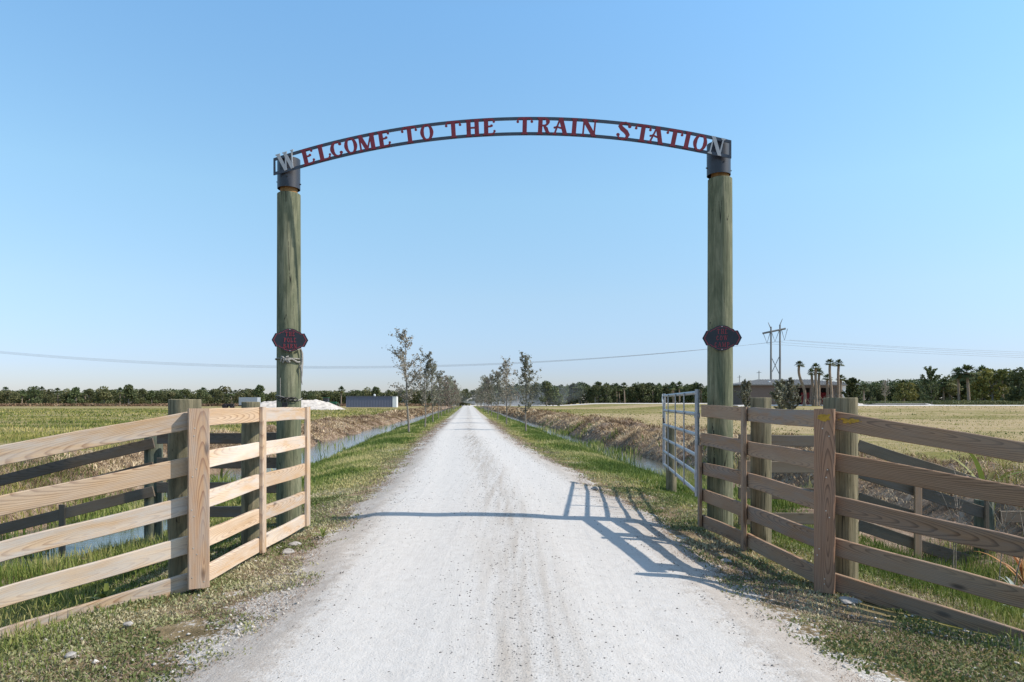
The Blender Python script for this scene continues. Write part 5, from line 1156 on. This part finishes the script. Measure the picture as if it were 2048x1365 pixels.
tractor(455, 185, 'dark tractor standing in front of the left tree line near the box trailer', plain('dark_machine_paint', (0.035, 0.03, 0.03), 0.5), .75, False)
# ================================================================ woods behind the tree lines, one leafy mass
def woods(name, pxa, pxb, Y, dY, h, n, leaf, lmat, label, seed):
    r = np.random.RandomState(seed); px_ = r.uniform(pxa, pxb, n); Yv = Y + r.uniform(0, dY, n); X = (px_ - 1024) * Yv / F
    ht = h * (.55 + .75 * fbm(X, Yv * .3, .13, 3)) ; Z = gz(X, Yv) + ht * r.uniform(0.02, 1, n) ** .8
    return stuff(name, leaf_mesh(name, np.stack([X, Yv, Z], 1), leaf, M[lmat], r, np.clip(.25 + (fbm(X, Z, .35, 3) - .47) * 1.6, 0, 1), 1.3), label, 'woods')
woods('far_woods', -420, 905, 318, 14, 7.6, 64000, .55, 'mid_leaf', 'far low woods behind the trees of the left tree line', 1)
woods('far_woods', 960, 1560, 372, 14, 11.5, 46000, .6, 'dark_leaf', 'far dark woods behind the palms of the right tree line', 2)
woods('far_woods', 1690, 2500, 216, 16, 8.6, 50000, .42, 'dark_leaf', 'dark woods behind the trees right of the building', 3)
woods('brush', -420, 905, 286, 12, 1.3, 16000, .4, 'straw', 'brown brush at the foot of the left tree line', 4)
woods('brush', 1700, 2500, 168, 10, 1.1, 14000, .25, 'mid_leaf', 'low brush in front of the wood right of the building', 5)

# ================================================================ plants one can pick out
def stem_plant(name, x, y, Ht, n, label, seed, mat, leafm=None, spread=.25, nl=0, leaf=.02, br=3, cat='plant'):
    rr = random.Random(seed); r = np.random.RandomState(seed); z = g1(x, y); t_ = thing(name, label, cat, (x, y, z)); C = []
    mb = MB()
    for i in range(n):
        a = rr.uniform(0, 6.28); p = Vector((rr.uniform(-.05, .05), rr.uniform(-.05, .05), -.05)); d = Vector((math.cos(a) * spread, math.sin(a) * spread, 1)).normalized(); q = [p]; H_ = Ht * rr.uniform(.7, 1)
        for k in range(5): d = (d + Vector((rr.uniform(-.12, .12), rr.uniform(-.12, .12), 0))).normalized(); q.append(q[-1] + d * H_ / 5)
        mb.tube(q, [.007, .006, .005, .004, .003, .002], 5, False)
        for b_ in range(br):
            k = rr.randint(2, 4); e = (d + Vector((rr.uniform(-.9, .9), rr.uniform(-.9, .9), .2))).normalized(); t2 = q[k] + e * H_ * rr.uniform(.12, .3); mb.tube([q[k], (q[k] + t2) / 2, t2], [.004, .003, .0015], 4, False); C += [tuple(t2), tuple((q[k] + t2) / 2)]
        C += [tuple(v_) for v_ in q[2:]]
    o = mb.build('stem', mat, None); o.parent = t_
    if nl:
        C = np.array(C)[r.randint(0, len(C), nl)] + r.normal(0, .02, (nl, 3)); c = link('leaves', leaf_mesh('leaves', C, leaf, M[leafm], r, None, 2.2)); c.parent = t_
    return t_
def strap_plant(name, x, y, n, L_, wd, label, seed, mats, el=(25, 80), cat='plant'):
    """rosette of folded strap leaves, each curved and tapering"""
    rr = random.Random(seed); z = g1(x, y); t_ = thing(name, label, cat, (x, y, z))
    for i in range(n):
        a = i * 2.399 + rr.uniform(-.3, .3); e0 = R(rr.uniform(*el)); LL = L_ * rr.uniform(.7, 1.15); V = []; p = Vector((0, 0, .02)); sd = Vector((-math.sin(a), math.cos(a), 0)); k = 8
        for j in range(k + 1):
            f = j / k; e = e0 - f * f * 1.1; d = Vector((math.cos(a) * math.cos(e), math.sin(a) * math.cos(e), math.sin(e))); w_ = wd * (math.sin(math.pi * min(1, .18 + f * .82)) ** .8) * .5 + .001
            V += [p - sd * w_ + Vector((0, 0, w_ * .35)), p.copy(), p + sd * w_ + Vector((0, 0, w_ * .35))]; p = p + d * LL / k
        idx = np.arange((k + 1) * 3).reshape(k + 1, 3); Fq = np.stack([idx[:-1, :-1], idx[:-1, 1:], idx[1:, 1:], idx[1:, :-1]], -1).reshape(-1, 4)
        me = np_mesh('leaf', np.array([tuple(v_) for v_ in V]), [Fq], mats[i % len(mats)], {'tint': np.full(len(V), rr.uniform(.2, .8))}, True); link('leaf', me).parent = t_
    return t_
stem_plant('dry_weed', 4.08, 6.35, 1.55, 2, 'tall dry forked weed stalk behind the brown fence, left one', 1, M['bark'], 'litter', .12, 40, .02, 5)
stem_plant('dry_weed', 4.75, 6.6, 1.5, 2, 'tall thin dry weed stalk behind the brown fence, near the right edge', 2, M['bark'], 'litter', .10, 30, .015, 4)
strap_plant('broad_leaf_plant', 7.15, 10.3, 6, .85, .08, 'plant with long green and yellow strap leaves behind the brown fence', 4, [M['grass'], M['yellow_leaf']], (40, 78))
strap_plant('orange_leaf_plant', 5.3, 7.05, 22, .50, .035, 'dry orange leaved plant at the right edge behind the brown fence', 5, [M['brown_leaf']], (45, 88))
strap_plant('silver_leaf_plant', 4.55, 6.1, 18, .34, .05, 'plant with silvery broad leaves near the right ditch post', 6, [M['silver_leaf']], (40, 82))
strap_plant('silver_leaf_plant', 4.25, 5.75, 12, .2, .04, 'second silvery leaved plant, nearer the brown fence', 7, [M['silver_leaf'], M['grass']], (5, 55))
strap_plant('palmetto', -7.6, 17.8, 16, 1.0, .07, 'bright green and yellow palmetto seen through the top of the pale fence', 8, [M['yellow_leaf'], M['grass']], (20, 85))
strap_plant('green_weed_clump', -3.15, 5.3, 14, .22, .035, 'green leafy weed clump under the pale fence left of its square post', 9, [M['grass']], (15, 80))
strap_plant('green_weed_clump', -2.05, 7.4, 12, .13, .022, 'small green weed tuft beside the lane near the left gate end', 10, [M['grass']], (15, 80))
strap_plant('green_weed_clump', 2.95, 6.1, 14, .20, .03, 'green weed clump behind the brown fence by its square post', 11, [M['grass']], (15, 80))

# ================================================================ dust raised at the end of the lane
m = bpy.data.materials.new('drifting_dust'); m.use_nodes = True; t = m.node_tree; t.nodes.remove(t.nodes["Principled BSDF"])
pv = t.nodes.new("ShaderNodeVolumePrincipled"); pv.inputs['Color'].default_value = (0.92, 0.90, 0.88, 1); pv.inputs['Anisotropy'].default_value = 0.2
tc = t.nodes.new("ShaderNodeTexCoord"); nz = noise(t, coords(t, 'Object', (1, 1, 1.4)), .16, 3, .6)
sp = t.nodes.new("ShaderNodeSeparateXYZ"); t.links.new(tc.outputs['Generated'], sp.inputs[0])
gx = mth(t, 'MULTIPLY_ADD', sp.outputs[0], 2, -1); gy = mth(t, 'MULTIPLY_ADD', sp.outputs[1], 2, -1)
fall = mth(t, 'SUBTRACT', 1, mth(t, 'ADD', mth(t, 'MULTIPLY', gx, gx), mth(t, 'MULTIPLY', gy, gy)), clamp=True)
zf = mth(t, 'SUBTRACT', mth(t, 'MULTIPLY_ADD', sp.outputs[0], .55, .50), sp.outputs[2], clamp=True)
dn = mth(t, 'MULTIPLY', mth(t, 'MULTIPLY', fall, zf), mth(t, 'MULTIPLY_ADD', nz, 4.0, -1.5, clamp=True))
low = mth(t, 'MULTIPLY', mth(t, 'SUBTRACT', .22, sp.outputs[2], clamp=True), mth(t, 'SUBTRACT', .75, sp.outputs[0], clamp=True))
t.links.new(mth(t, 'ADD', mth(t, 'MULTIPLY', dn, .06), mth(t, 'MULTIPLY', mth(t, 'MULTIPLY', low, fall), 2.4)), pv.inputs['Density']); t.links.new(pv.outputs[0], t.nodes["Material Output"].inputs['Volume'])
bm = bmesh.new(); bmesh.ops.create_icosphere(bm, subdivisions=3, radius=1)
for v_ in bm.verts: v_.co = Vector((v_.co.x * 33, v_.co.y * 16, v_.co.z * 7.5 + 7.0))
me = bpy.data.meshes.new('dust_cloud'); bm.to_mesh(me); bm.free(); me.materials.append(m)
du = link('dust_cloud', me); du.location = (2, 306, -.3); tag(du, 'pale dust cloud drifting right from the far end of the lane', 'dust cloud', None, 'stuff')
